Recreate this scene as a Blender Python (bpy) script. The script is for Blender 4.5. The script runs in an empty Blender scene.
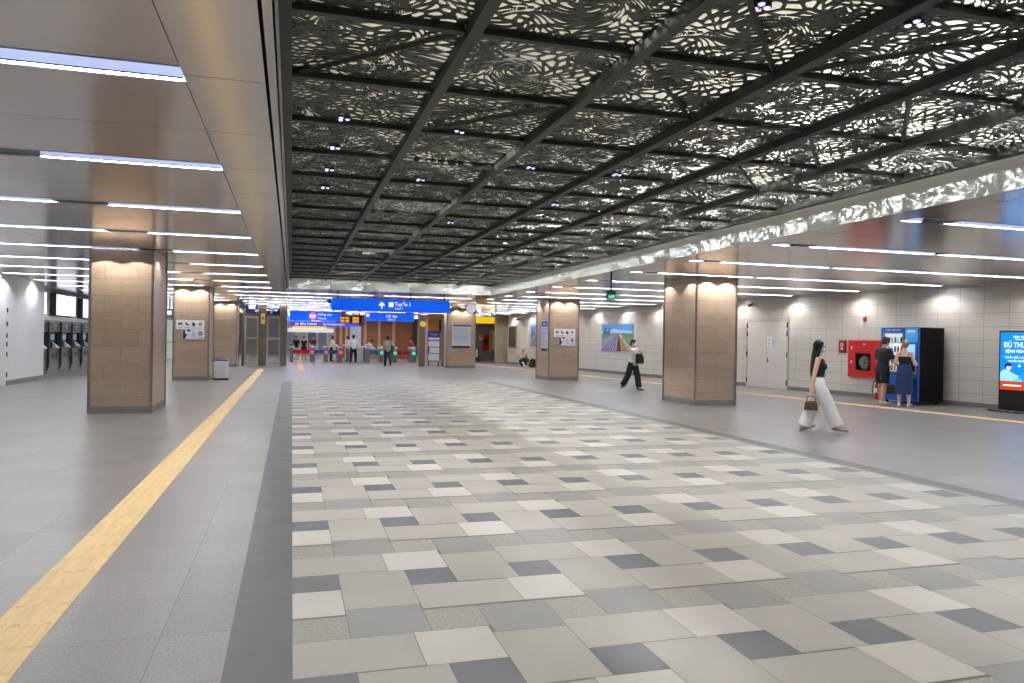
import bpy, math, random
import numpy as np
from mathutils import Vector, Matrix, Euler
random.seed(7)
SC = bpy.context.scene
COL = SC.collection
PI = math.pi
R = math.radians

# ------------------------------------------------------------------ materials
def lin(h):
    if isinstance(h, str):
        c = [int(h[i:i + 2], 16) / 255 for i in (0, 2, 4)]
    else:
        c = [v / 255 for v in h]
    return tuple((v / 12.92 if v <= .04045 else ((v + .055) / 1.055) ** 2.4) for v in c) + (1,)

MATS = {}
def new_mat(name):
    m = bpy.data.materials.new(name); m.use_nodes = True
    MATS[name] = m
    nt = m.node_tree
    return m, nt, nt.nodes['Principled BSDF']

def mat(name, col, rough=.5, metal=0, emit=0, noise=0, scale=8, spec=.5, bump=0, ecol=None, coat=0):
    if name in MATS: return MATS[name]
    m, nt, p = new_mat(name)
    c = lin(col)
    p.inputs['Base Color'].default_value = c
    p.inputs['Roughness'].default_value = rough
    p.inputs['Metallic'].default_value = metal
    p.inputs['Specular IOR Level'].default_value = spec
    if coat: p.inputs['Coat Weight'].default_value = coat
    if emit:
        p.inputs['Emission Color'].default_value = lin(ecol) if ecol else c
        p.inputs['Emission Strength'].default_value = emit
    if noise or bump:
        tc = nt.nodes.new('ShaderNodeTexCoord')
        nz = nt.nodes.new('ShaderNodeTexNoise'); nz.inputs['Scale'].default_value = scale; nz.inputs['Detail'].default_value = 5
        nt.links.new(tc.outputs['Object'], nz.inputs['Vector'])
        if noise:
            mr = nt.nodes.new('ShaderNodeMapRange')
            mr.inputs[1].default_value = .3; mr.inputs[2].default_value = .7
            mr.inputs[3].default_value = 1 - noise; mr.inputs[4].default_value = 1 + noise
            nt.links.new(nz.outputs['Fac'], mr.inputs[0])
            mx = nt.nodes.new('ShaderNodeVectorMath'); mx.operation = 'SCALE'
            mx.inputs[0].default_value = c[:3]
            nt.links.new(mr.outputs[0], mx.inputs['Scale'])
            nt.links.new(mx.outputs[0], p.inputs['Base Color'])
        if bump:
            b = nt.nodes.new('ShaderNodeBump'); b.inputs['Strength'].default_value = bump; b.inputs['Distance'].default_value = .004
            nt.links.new(nz.outputs['Fac'], b.inputs['Height'])
            nt.links.new(b.outputs[0], p.inputs['Normal'])
    return m

def stone(name, col, rough=.4, speck=.12, sscale=220, cloud=.08, cscale=3, isl=.06, tint=None):
    """stone tile: fine speckle, soft clouds and a different tone for every tile of the mesh"""
    m, nt, p = new_mat(name); N = nt.nodes.new; L = nt.links.new
    tc = N('ShaderNodeTexCoord'); g = N('ShaderNodeNewGeometry')
    n1 = N('ShaderNodeTexNoise'); n1.inputs['Scale'].default_value = sscale; n1.inputs['Detail'].default_value = 2
    n2 = N('ShaderNodeTexNoise'); n2.inputs['Scale'].default_value = cscale; n2.inputs['Detail'].default_value = 6; n2.inputs['Roughness'].default_value = .65
    off = N('ShaderNodeVectorMath'); off.operation = 'MULTIPLY_ADD'
    L(g.outputs['Random Per Island'], off.inputs[0]); off.inputs[1].default_value = (37, 91, 13); L(tc.outputs['Object'], off.inputs[2])
    L(tc.outputs['Object'], n1.inputs['Vector']); L(off.outputs[0], n2.inputs['Vector'])
    def rng(sock, lo, hi, a):
        r = N('ShaderNodeMapRange'); r.inputs[1].default_value = lo; r.inputs[2].default_value = hi
        r.inputs[3].default_value = 1 - a; r.inputs[4].default_value = 1 + a; L(sock, r.inputs[0]); return r.outputs[0]
    def mul(a, b):
        q = N('ShaderNodeMath'); q.operation = 'MULTIPLY'; L(a, q.inputs[0]); L(b, q.inputs[1]); return q.outputs[0]
    v = mul(mul(rng(n1.outputs['Fac'], .3, .7, speck), rng(n2.outputs['Fac'], .3, .7, cloud)), rng(g.outputs['Random Per Island'], 0, 1, isl))
    s = N('ShaderNodeVectorMath'); s.operation = 'SCALE'; s.inputs[0].default_value = lin(col)[:3]
    L(v, s.inputs['Scale']); L(s.outputs[0], p.inputs['Base Color'])
    rr = rng(n2.outputs['Fac'], .3, .7, .12)
    q = N('ShaderNodeMath'); q.operation = 'MULTIPLY'; L(rr, q.inputs[0]); q.inputs[1].default_value = rough; L(q.outputs[0], p.inputs['Roughness'])
    return m

def bricked(name, c1, c2, mortar, bw, bh, off=.5, msize=.004, rough=.4, speck=.06, sscale=60, vein=0, bias=0, spec=.5):
    """tiles laid in courses, from the mesh's metric UVs"""
    m, nt, p = new_mat(name); N = nt.nodes.new; L = nt.links.new
    uv = N('ShaderNodeUVMap'); uv.uv_map = 'UVMap'
    b = N('ShaderNodeTexBrick'); b.offset = off; b.squash = 1
    b.inputs['Color1'].default_value = lin(c1); b.inputs['Color2'].default_value = lin(c2); b.inputs['Mortar'].default_value = lin(mortar)
    b.inputs['Scale'].default_value = 1; b.inputs['Mortar Size'].default_value = msize; b.inputs['Mortar Smooth'].default_value = .1
    b.inputs['Bias'].default_value = bias; b.inputs['Brick Width'].default_value = bw; b.inputs['Row Height'].default_value = bh
    L(uv.outputs[0], b.inputs['Vector'])
    tc = N('ShaderNodeTexCoord')
    n = N('ShaderNodeTexNoise'); n.inputs['Scale'].default_value = sscale; n.inputs['Detail'].default_value = 4
    L(tc.outputs['Object'], n.inputs['Vector'])
    r = N('ShaderNodeMapRange'); r.inputs[1].default_value = .3; r.inputs[2].default_value = .7; r.inputs[3].default_value = 1 - speck; r.inputs[4].default_value = 1 + speck
    L(n.outputs['Fac'], r.inputs[0]); fac = r.outputs[0]
    if vein:
        mp = N('ShaderNodeMapping'); mp.inputs['Scale'].default_value = (1.2, 1.2, 5); mp.inputs['Rotation'].default_value = (.25, .2, 0)
        L(tc.outputs['Object'], mp.inputs[0])
        v = N('ShaderNodeTexNoise'); v.inputs['Scale'].default_value = 1.6; v.inputs['Detail'].default_value = 7; v.inputs['Roughness'].default_value = .7; v.inputs['Distortion'].default_value = 1.2
        L(mp.outputs[0], v.inputs['Vector'])
        r2 = N('ShaderNodeMapRange'); r2.inputs[1].default_value = .3; r2.inputs[2].default_value = .7; r2.inputs[3].default_value = 1 - vein; r2.inputs[4].default_value = 1 + vein
        L(v.outputs['Fac'], r2.inputs[0])
        q = N('ShaderNodeMath'); q.operation = 'MULTIPLY'; L(fac, q.inputs[0]); L(r2.outputs[0], q.inputs[1]); fac = q.outputs[0]
    s = N('ShaderNodeVectorMath'); s.operation = 'SCALE'; L(b.outputs['Color'], s.inputs[0]); L(fac, s.inputs['Scale'])
    L(s.outputs[0], p.inputs['Base Color'])
    p.inputs['Roughness'].default_value = rough; p.inputs['Specular IOR Level'].default_value = spec
    return m

# ------------------------------------------------------------------ mesh builder
class MB:
    def __init__(s): s.v = []; s.f = []; s.m = []
    def add(s, vs, fs, mi=0):
        o = len(s.v); s.v += [tuple(q) for q in vs]
        for f in fs: s.f.append(tuple(i + o for i in f)); s.m.append(mi)
        return s
    def quad(s, a, b, c, d, mi=0): return s.add([a, b, c, d], [(0, 1, 2, 3)], mi)
    def box(s, x0, x1, y0, y1, z0, z1, mi=0, cham=0):
        if cham:
            c = min(cham, (x1 - x0) * .45, (y1 - y0) * .45, (z1 - z0) * .45)
            rings = []
            for z, e in ((z0, c), (z0 + c, 0), (z1 - c, 0), (z1, c)):
                X0, X1, Y0, Y1 = x0 + e, x1 - e, y0 + e, y1 - e
                rings.append([(X0 + c, Y0, z), (X1 - c, Y0, z), (X1, Y0 + c, z), (X1, Y1 - c, z), (X1 - c, Y1, z), (X0 + c, Y1, z), (X0, Y1 - c, z), (X0, Y0 + c, z)])
            return s.loft(rings, mi)
        v = [(x0, y0, z0), (x1, y0, z0), (x1, y1, z0), (x0, y1, z0), (x0, y0, z1), (x1, y0, z1), (x1, y1, z1), (x0, y1, z1)]
        return s.add(v, [(3, 2, 1, 0), (4, 5, 6, 7), (0, 1, 5, 4), (1, 2, 6, 5), (2, 3, 7, 6), (3, 0, 4, 7)], mi)
    def loft(s, rings, mi=0, cap=True, closed=False):
        n = len(rings[0]); v = [q for r in rings for q in r]; f = []
        K = len(rings)
        for k in range(K if closed else K - 1):
            a, b = k * n, ((k + 1) % K) * n
            for i in range(n):
                j = (i + 1) % n; f.append((a + i, a + j, b + j, b + i))
        if cap and not closed:
            f.append(tuple(range(n - 1, -1, -1))); f.append(tuple((K - 1) * n + i for i in range(n)))
        return s.add(v, f, mi)
    def tube(s, pts, rad, n=12, mi=0, cap=True, up=None, round_=False):
        P = [Vector(p) for p in pts]; rings = []
        if not isinstance(rad, (list, tuple)): rad = [rad] * len(P)
        if round_:
            d0 = (P[1] - P[0]).normalized(); d1 = (P[-1] - P[-2]).normalized()
            def mean(r): return r if not isinstance(r, tuple) else min(r)
            def sc(r, k): return r * k if not isinstance(r, tuple) else (r[0] * k, r[1] * k)
            A = []; B = []; ra = []; rb = []
            for a in (.25, .6, .9):
                A.append(P[0] - d0 * mean(rad[0]) * (1 - a) ** .6 * .9); ra.append(sc(rad[0], math.sqrt(1 - (1 - a) ** 2)))
                B.append(P[-1] + d1 * mean(rad[-1]) * (1 - (1 - a)) ** 1.2 * .9); rb.append(sc(rad[-1], math.sqrt(max(.03, 1 - a * a))))
            P = A + P + B; rad = ra + list(rad) + rb
        t = (P[1] - P[0]).normalized()
        ref = Vector(up) if up is not None else (Vector((0, 0, 1)) if abs(t.z) < .9 else Vector((0, 1, 0)))
        u = (ref - t * ref.dot(t)).normalized()
        for i, p in enumerate(P):
            if i == 0: tt = (P[1] - P[0])
            elif i == len(P) - 1: tt = (P[-1] - P[-2])
            else: tt = (P[i + 1] - P[i]).normalized() + (P[i] - P[i - 1]).normalized()
            tt = tt.normalized(); u = (u - tt * u.dot(tt)).normalized(); w = tt.cross(u)
            r = rad[i]; ra, rb_ = (r, r) if not isinstance(r, tuple) else r
            rings.append([p + u * (math.cos(2 * PI * k / n) * ra) + w * (math.sin(2 * PI * k / n) * rb_) for k in range(n)])
        return s.loft(rings, mi, cap)
    def ball(s, c, r, mi=0, n=16, m=10, rot=None):
        if not isinstance(r, tuple): r = (r, r, r)
        c = Vector(c); rings = []
        for k in range(1, m):
            a = PI * k / m - PI / 2
            rg = []
            for i in range(n):
                b = 2 * PI * i / n
                q = Vector((math.cos(a) * math.cos(b) * r[0], math.cos(a) * math.sin(b) * r[1], math.sin(a) * r[2]))
                if rot is not None: q = rot @ q
                rg.append(c + q)
            rings.append(rg)
        o = len(s.v); s.loft(rings, mi, cap=False)
        bo = Vector((0, 0, -r[2])); to = Vector((0, 0, r[2]))
        if rot is not None: bo = rot @ bo; to = rot @ to
        nb = len(s.v); s.v += [tuple(c + bo), tuple(c + to)]
        for i in range(n):
            j = (i + 1) % n
            s.f.append((o + j, o + i, nb)); s.m.append(mi)
            q = o + (m - 2) * n
            s.f.append((q + i, q + j, nb + 1)); s.m.append(mi)
        return s
    def cyl(s, c, r, z0, z1, n=24, mi=0):
        return s.loft([[(c[0] + math.cos(2 * PI * i / n) * r, c[1] + math.sin(2 * PI * i / n) * r, z) for i in range(n)] for z in (z0, z1)], mi)
    def disc_y(s, x, z, r, y0, y1, n=24, mi=0):   # a disc facing -Y
        return s.loft([[(x + math.cos(2 * PI * i / n) * r, y, z + math.sin(2 * PI * i / n) * r) for i in range(n)] for y in (y1, y0)], mi)
    def poly_y(s, pts, y0, y1, mi=0):             # prism of an x,z outline, facing -Y
        return s.loft([[(x, y, z) for x, z in pts] for y in (y1, y0)], mi)
    def lathe(s, prof, n=20, c=(0, 0), mi=0):
        return s.loft([[(c[0] + r * math.cos(2 * PI * i / n), c[1] + r * math.sin(2 * PI * i / n), z) for i in range(n)] for r, z in prof], mi)
    def mesh(s, name, mats, smooth=False, fix=True):
        me = bpy.data.meshes.new(name); me.from_pydata(s.v, [], s.f); me.validate()
        for m in (mats if isinstance(mats, (list, tuple)) else [mats]): me.materials.append(m)
        if len(me.polygons) == len(s.m): me.polygons.foreach_set('material_index', s.m)
        if fix:
            import bmesh
            bm = bmesh.new(); bm.from_mesh(me); bmesh.ops.recalc_face_normals(bm, faces=bm.faces); bm.to_mesh(me); bm.free()
        add_uv(me)
        if smooth:
            me.polygons.foreach_set('use_smooth', [True] * len(me.polygons))
            try: me.set_sharp_from_angle(angle=R(40))
            except Exception: pass
        me.update(); return me
    def build(s, name, mats, parent=None, smooth=False, loc=None, rz=0, fix=True):
        return link(name, s.mesh(name, mats, smooth, fix), parent, loc, rz)

def add_uv(me):
    uv = me.uv_layers.new(name='UVMap')
    nl = len(me.loops)
    co = np.empty(len(me.vertices) * 3, 'f'); me.vertices.foreach_get('co', co); co = co.reshape(-1, 3)
    li = np.empty(nl, 'i'); me.loops.foreach_get('vertex_index', li)
    nrm = np.empty(len(me.polygons) * 3, 'f'); me.polygons.foreach_get('normal', nrm); nrm = np.abs(nrm.reshape(-1, 3))
    tot = np.empty(len(me.polygons), 'i'); me.polygons.foreach_get('loop_total', tot)
    ln = np.repeat(nrm, tot, axis=0); c = co[li]
    out = np.where((ln[:, 2] > .7)[:, None], c[:, [0, 1]], np.where((ln[:, 0] > ln[:, 1])[:, None], c[:, [1, 2]], c[:, [0, 2]]))
    uv.data.foreach_set('uv', out.astype('f').ravel())

def link(name, data, parent=None, loc=None, rz=0):
    o = bpy.data.objects.new(name, data); COL.objects.link(o)
    if parent is not None: o.parent = parent
    if loc is not None: o.location = loc
    if rz: o.rotation_euler = (0, 0, rz)
    return o
def tag(o, label=None, cat=None, group=None, kind=None):
    if label: o['label'] = label
    if cat: o['category'] = cat
    if group: o['group'] = group
    if kind: o['kind'] = kind
    return o
def thing(name, label, cat, loc=(0, 0, 0), rz=0, group=None):
    return tag(link(name, None, None, loc, rz), label, cat, group)
def struct(name, mb, mats, label=None, loc=None, rz=0, smooth=False):
    o = mb.build(name, mats, None, smooth, loc, rz) if isinstance(mb, MB) else link(name, None, None, loc, rz)
    return tag(o, label or name.replace('_', ' '), name.split('_')[0], None, 'structure')
def copy_tree(o, parent=None, top=True):
    c = o.copy(); COL.objects.link(c)
    if parent is not None: c.parent = parent
    for ch in list(o.children): copy_tree(ch, c, False)
    return c
def finish(o_tmp):
    dg = bpy.context.evaluated_depsgraph_get(); dg.update()
    me = bpy.data.meshes.new_from_object(o_tmp.evaluated_get(dg))
    d = o_tmp.data; bpy.data.objects.remove(o_tmp)
    return me
def text(s, size, m, parent, loc, name='lettering', align='CENTER', rz=0, ext=.0015, sx=1, label=None, flat=False):
    cu = bpy.data.curves.new('lettering', 'FONT'); cu.body = s; cu.size = size; cu.align_x = align; cu.align_y = 'CENTER'; cu.extrude = ext
    t = link('tmp_text', cu); me = finish(t); bpy.data.curves.remove(cu)
    me.transform(Matrix.Scale(sx, 4, (1, 0, 0)))
    if not flat: me.transform(Matrix.Rotation(PI / 2, 4, 'X'))
    me.materials.clear(); me.materials.append(m)
    o = link(name, me, parent, loc, rz)
    if label: o['label'] = label
    return o
def remeshed(mb, name, mats, parent, voxel=.008, smooth=4, paint=None, label=None):
    me = mb.mesh(name, mats, False, True)
    o = link('tmp_remesh', me)
    md = o.modifiers.new('r', 'REMESH'); md.mode = 'VOXEL'; md.voxel_size = voxel; md.adaptivity = 0
    if smooth:
        sm = o.modifiers.new('s', 'SMOOTH'); sm.factor = .5; sm.iterations = smooth
    me2 = finish(o)
    me2.name = name; me2.materials.clear()
    for m in (mats if isinstance(mats, (list, tuple)) else [mats]): me2.materials.append(m)
    me2.polygons.foreach_set('use_smooth', [True] * len(me2.polygons))
    me2.polygons.foreach_set('material_index', [0] * len(me2.polygons))
    if paint:
        for p in me2.polygons:
            k = paint(p.center)
            if k: p.material_index = k
    ob = link(name, me2, parent)
    if label: ob['label'] = label
    return ob

# ------------------------------------------------------------------ palette
white_paint = mat('white_paint', (222, 222, 226), .45)
white_board = mat('white_board', (232, 230, 232), .4)
black_metal = mat('black_metal', (14, 14, 16), .35)
dark_metal = mat('dark_metal', (60, 60, 62), .4, .6)
steel = mat('brushed_steel', (150, 146, 138), .32, .9, noise=.06, scale=30)
bronze_steel = mat('bronze_steel', (138, 124, 104), .35, .8)
red_paint = mat('red_paint', (196, 18, 26), .35)
glass_dark = mat('dark_glass', (24, 26, 28), .08)
grey_plastic = mat('grey_plastic', (120, 122, 126), .45)
rubber = mat('rubber', (22, 22, 22), .7)
navy = mat('navy_print', (32, 40, 96), .5)
blue_lit = mat('blue_sign_face', (0, 84, 235), .4, emit=.62, ecol=(0, 102, 255))
white_lit = mat('white_sign_print', (255, 255, 255), .4, emit=.9)
navy_sign = mat('navy_sign_face', (18, 24, 74), .4, emit=.12)
yellow_lit = mat('yellow_sign_face', (250, 205, 0), .4, emit=.55, ecol=(255, 215, 10))
orange_print = mat('orange_print', (236, 150, 20), .5, emit=.5)
pink_lit = mat('pink_roundel', (240, 150, 200), .5, emit=.7)
ink = mat('dark_ink', (50, 48, 56), .6)
ink_grey = mat('grey_ink', (148, 148, 160), .6)
gap_black = mat('gap_black', (10, 10, 10), .9)

# ------------------------------------------------------------------ camera
F_PX, YAW, PITCH, ROLL = 753.16, .284704, -.002169, .016992
EYE = Vector((0, 0, 1.6))
cy, sy = math.cos(YAW), math.sin(YAW)
fw = Vector((sy, cy, 0)); rt = Vector((cy, -sy, 0)); up = Vector((0, 0, 1))
fw, up = fw * math.cos(PITCH) + up * math.sin(PITCH), up * math.cos(PITCH) - fw * math.sin(PITCH)
rt, up = rt * math.cos(ROLL) + up * math.sin(ROLL), up * math.cos(ROLL) - rt * math.sin(ROLL)
cd = bpy.data.cameras.new('camera'); cam = bpy.data.objects.new('camera', cd); COL.objects.link(cam)
cd.sensor_fit = 'HORIZONTAL'; cd.sensor_width = 36; cd.lens = F_PX * 36 / 1024; cd.clip_start = .05; cd.clip_end = 300
M = Matrix((rt, up, -fw)).transposed().to_4x4(); M.translation = EYE
cam.matrix_world = M
SC.camera = cam

# ------------------------------------------------------------------ floor
ZC = 3.28                       # aisle ceilings
FX0, FX1, FY0, FY1 = -9.2, 20.5, -7.0, 73.0
PX0, PX1, PY0, PY1 = .03, 7.09, -3.5, 27.55
granite = bricked('granite_paving', (122, 119, 117), (137, 134, 131), (92, 90, 88), .64, .62, 0, .003, .3, .26, 70)
granite.node_tree.nodes['Principled BSDF'].inputs['Specular IOR Level'].default_value = .5
band_mat = stone('dark_granite_band', (84, 83, 86), .38, .14, 160, .05, 4, .03)
t_white = stone('pale_tile', (181, 176, 167), .42, .05, 150, .05, 2.5, .05)
t_dark = stone('charcoal_tile', (92, 93, 97), .42, .05, 150, .08, 3, .06)
t_blue = stone('slate_grey_tile', (135, 132, 127), .42, .08, 150, .08, 3, .05)
t_brown = stone('speckled_tile', (144, 139, 129), .42, .22, 60, .06, 3, .06)
t_grey = stone('warm_grey_tile', (158, 153, 143), .42, .07, 150, .07, 2.5, .05)
grout = mat('grout', (118, 114, 107), .8)
fl = MB()
def fq(x0, x1, y0, y1, mi, z=0): fl.quad((x0, y0, z), (x1, y0, z), (x1, y1, z), (x0, y1, z), mi)
fq(FX0, -.29, FY0, FY1, 0); fq(7.40, FX1, FY0, FY1, 0)
fq(-.29, 7.40, FY0, PY0, 0); fq(-.29, 7.40, PY1 + .3, FY1, 0)
y = PY0
while y < PY1 + .3 - .01:
    y2 = min(y + .62, PY1 + .3)
    fq(-.29, PX0, y + .002, y2 - .002, 1); fq(PX1, 7.40, y + .002, y2 - .002, 1); y = y2
fq(PX0, PX1, PY1, PY1 + .3, 0)
fq(-.29, 7.40, PY0, PY1 + .3, 7, -.003)
P_, Q_ = 1.487, 1.545
CELL = [  # x0,x1,y0,y1,material of one repeat of the paving
    (.325, .765, 4.07, 4.50, 4), (.765, 1.095, 4.072, 4.40, 5), (1.095, 1.51, 3.97, 4.40, 4), (1.51, 1.812, 4.07, 4.40, 5),
    (.66, 1.08, 3.64, 4.072, 2), (.77, 1.08, 3.31, 3.64, 3), (1.51, 1.812, 3.32, 3.645, 3), (1.405, 1.812, 2.875, 3.32, 2),
    (1.51, 2.147, 3.645, 4.07, 6), (.77, 1.405, 2.875, 3.31, 6), (.325, .77, 2.955, 3.64, 6), (1.08, 1.51, 3.32, 3.97, 6)]
g_ = .0022
for i in range(-2, 6):
    for j in range(-5, 17):
        for x0, x1, y0, y1, mi in CELL:
            a, b = max(x0 + i * P_ + g_, PX0), min(x1 + i * P_ - g_, PX1)
            c, d = max(y0 + j * Q_ + g_, PY0), min(y1 + j * Q_ - g_, PY1)
            if b - a > .02 and d - c > .02: fq(a, b, c, d, mi)
floor = fl.build('floor', [granite, band_mat, t_white, t_dark, t_blue, t_brown, t_grey, grout], fix=False)
tag(floor, 'grey stone hall floor with a chequered field of tiles and dark border bands', 'floor', None, 'structure')

# tactile strips
tact = stone('yellow_tactile_tile', (220, 190, 132), .5, .08, 120, .08, 5, .05)
def tactile(name, length, w, label, loc, rz=0):
    mb = MB(); n = 0; y = 0
    while y < length - .01:
        y2 = min(y + .325, length)
        mb.box(-w / 2, w / 2, y + .002, y2 - .002, -.01, .003)
        for k in range(4):
            xc = -w / 2 + w * (k + .5) / 4
            mb.add([(xc - .026, y + .01, .003), (xc + .026, y + .01, .003), (xc + .017, y + .018, .008), (xc - .017, y + .018, .008),
                    (xc - .026, y2 - .01, .003), (xc + .026, y2 - .01, .003), (xc + .017, y2 - .018, .008), (xc - .017, y2 - .018, .008)],
                   [(0, 1, 2, 3), (5, 4, 7, 6), (3, 2, 6, 7), (0, 3, 7, 4), (1, 5, 6, 2)])
        y = y2
    o = mb.build(name, tact, None, False, loc, rz)
    return tag(o, label, 'tactile paving', None, 'structure')
tactile('trim_1', 41, .31, 'broad yellow ribbed tactile strip running up the left side of the hall', (-1.375, -2.5, 0))
tactile('trim_2', 26, .30, 'pale yellow tactile strip running under the ticket gates', (.5, 36.5, 0))

# right wall frame: W(s, d) = point s metres along the wall (away from us) and d metres in front of it
WB = Vector((17.4, 17.7, 0)); WT = Vector((-.11, 1, 0)).normalized(); WN = Vector((-WT.y, WT.x, 0))
WRZ = math.atan2(-WT.y, -WT.x) 
WRZ = math.atan2(WN.x, -WN.y)
def W(s, d, z=0):
    p = WB + WT * s + WN * d; return (p.x, p.y, z)
def Wu(Y): return (Y - 17.7) / WT.y
tactile('trim_3', 52, .30, 'thin yellow tactile strip along the tiled right wall', W(-12, 2.72), math.atan2(-WT.x, WT.y))

# ------------------------------------------------------------------ walls
wall_tile = bricked('cream_wall_panel', (202, 197, 189), (197, 192, 184), (142, 138, 132), .68, .36, 0, .006, .38, .02, 30)
grey_skirt = mat('grey_skirting', (122, 118, 112), .5, .2)
wr = MB(); wr.box(-31.3, 24, 0, .3, 0, 3.6)
struct('wall_right', wr, wall_tile, 'cream tiled wall along the right side of the hall', W(0, 0), WRZ)
sk = MB(); sk.box(-31.3, 24, -.03, -.001, 0, .10); sk.box(-31.3, 24, -.022, -.001, .10, .13)
struct('baseboard_right', sk, grey_skirt, 'grey skirting along the tiled right wall', W(0, 0), WRZ)
# far end of the right wall: a pier, then a dark shutter wall further back
beige_wall = mat('beige_wall', (186, 172, 148), .5, noise=.03)
wm = MB(); wm.box(13.25, 15.0, 49.05, 49.5, 0, 3.6)
struct('wall_pier', wm, bricked('beige_pier_tile', (172, 158, 134), (164, 150, 127), (128, 118, 100), .6, .4, 0, .006, .45, .03), 'beige tiled wall return facing us at the far right')
shut = MB(); shut.box(9.5, 19, 56, 56.2, 0, 3.6)
for k in range(20): shut.box(11, 16.2, 55.985, 56, .1 + k * .14, .225 + k * .14)
struct('wall_shutter', shut, mat('shutter_grey', (140, 137, 140), .5, .2), 'dark grey shutter wall at the far right')
lw = MB(); lw.box(-8.35, -8.1, -7, 28.95, 0, 3.6); lw.box(-9.2, -8.1, 28.95, 29.1, 0, 3.6)
lwm = bricked('white_wall_panel', (226, 226, 230), (222, 222, 227), (176, 176, 182), 1.2, 3.7, 0, .005, .35, .01)
struct('wall_left', lw, lwm, 'white panelled wall at the left edge')
lb = MB(); lb.box(-8.1, -8.07, 25.6, 28.95, 0, .14)
struct('baseboard_left', lb, mat('dark_grey_skirting', (116, 114, 114), .5), 'grey skirting under the white left wall')
lw2 = MB(); lw2.box(-9.4, -9.2, 29.1, 73, 0, 3.6)
struct('wall_ticket', lw2, mat('ticket_wall_white', (214, 212, 214), .5), 'white wall behind the ticket machines')
wb = MB(); wb.box(-9.4, 20.5, -7.2, -7, 0, 3.6)
struct('wall_back', wb, wall_tile, 'cream wall behind the viewer')
wf = MB(); wf.box(-9.4, 20.5, 73, 73.2, 0, 3.6)
struct('wall_far', wf, mat('far_wall_pale', (214, 208, 204), .5), 'pale wall at the far end of the concourse')

# left door at the picture edge
d = tag(link('door_1', None, None, (-8.1, 24.6, 0), PI / 2), 'white flush door with dark hinges at the left edge', 'door', None, 'structure')
mb = MB(); mb.box(-.98, .92, -.03, -.002, 0, 2.42); mb.build('door_leaf', white_paint, d)
mb = MB()
for z in (.25, .85, 1.15, 1.4, 1.75, 2.15): mb.box(.90, .95, -.05, -.03, z, z + .14)
mb.build('hinge', dark_metal, d)

# double door in the right wall
d = tag(link('door_2', None, None, W(Wu(23.85), 0), WRZ), 'beige metal double door in the tiled right wall', 'door', None, 'structure')
door_m = mat('door_beige', (206, 200, 194), .42)
mb = MB(); mb.box(-1.03, -.004, -.035, -.002, 0.005, 2.42); mb.build('door_leaf', door_m, d)
mb = MB(); mb.box(.004, 1.03, -.035, -.002, 0.005, 2.42); mb.build('door_leaf', door_m, d)
mb = MB(); mb.box(-1.1, -1.03, -.04, -.001, 0, 2.49); mb.box(1.03, 1.1, -.04, -.001, 0, 2.49); mb.box(-1.03, 1.03, -.04, -.001, 2.42, 2.49)
mb.build('door_frame', mat('frame_beige', (184, 179, 172), .45), d)
for x in (-1.045, 1.045):
    for z in (.16, 1.15, 1.9, 2.2):
        mb = MB(); mb.cyl((x, -.05), .022, z, z + .17, 10); mb.build('hinge', dark_metal, d)
mb = MB(); mb.tube([(.07, -.035, 1.02), (.07, -.09, 1.02), (.17, -.09, 1.02)], .011, 8); mb.box(.05, .09, -.043, -.035, .95, 1.1); mb.build('door_handle', dark_metal, d)
n = thing('notice_sheet', 'white paper notice taped on the beige double door', 'notice', W(Wu(23.85), .037), WRZ)
mb = MB(); mb.box(.03, .27, -.004, 0, 1.5, 1.88); mb.build('sheet', white_board, n)
mb = MB(); mb.disc_y(.15, 1.76, .045, -.006, -.004, 16)
for k in range(3): mb.box(.09, .21, -.006, -.004, 1.56 + k * .05, 1.585 + k * .05)
mb.build('print', ink_grey, n)
n = thing('notice_sheet', 'small bluish paper notice right of the white one on the double door', 'notice', W(Wu(23.85), .037), WRZ)
mb = MB(); mb.box(.31, .47, -.004, 0, 1.56, 1.8); mb.build('sheet', mat('pale_blue_paper', (206, 206, 226), .6), n)
mb = MB()
for k in range(4): mb.box(.34, .44, -.006, -.004, 1.60 + k * .045, 1.62 + k * .045)
mb.build('print', ink_grey, n)

# ------------------------------------------------------------------ ceilings
metal_ceil = mat('ceiling_metal_panel', (204, 196, 188), .17, .85, noise=.03, scale=1.5)
XL0, XL1 = -8.0, -.70           # light slot on the left
XR0 = 7.80                      # light slots on the right start here
YL = lambda k: 5.285 + 2.8 * k  # centre line of light k
SLOT = .165
FAS_L, FAS_R, FAS_F, FAS_N = -.11, 7.30, 27.78, 1.15
def wall_x(y): return 17.4 - .11 * (y - 17.7)
def panel(mb, x0, x1, y0, y1):
    mb.box(x0, x1, y0, y1, ZC, ZC + .012)
def panels(mb, X, y_from, y_to, slots):
    """rows of metal panels with open slots for the light lines; X = seam positions"""
    k = math.floor((y_from - 5.285) / 1.4); g = .004
    while 5.285 + 1.4 * k < y_to:
        a, b = 5.285 + 1.4 * k, 5.285 + 1.4 * (k + 1)
        lo = (k % 2 == 0); a2, b2 = max(a, y_from), min(b, y_to)
        for x0, x1 in zip(X[:-1], X[1:]):
            ya, yb = a2 + g, b2 - g
            insl = slots(x0, x1)
            if insl:
                if lo and a2 == a: ya = a + SLOT
                if (not lo) and b2 == b: yb = b - SLOT
            if yb - ya > .05: panel(mb, x0 + g, x1 - g, ya, yb)
        k += 1
cl = MB()
panels(cl, [-9.2, XL0, -4.35, XL1], -7, 29.085, lambda a, b: a >= XL0)
panels(cl, [XL1 - .003, -.19], -7, 29.085, lambda a, b: False)
cl.box(-.172, FAS_L, -7, 29.08, ZC, ZC + .012)
struct('ceiling_left', cl, metal_ceil, 'glossy grey metal panel ceiling over the left aisle')
cr = MB()
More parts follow.
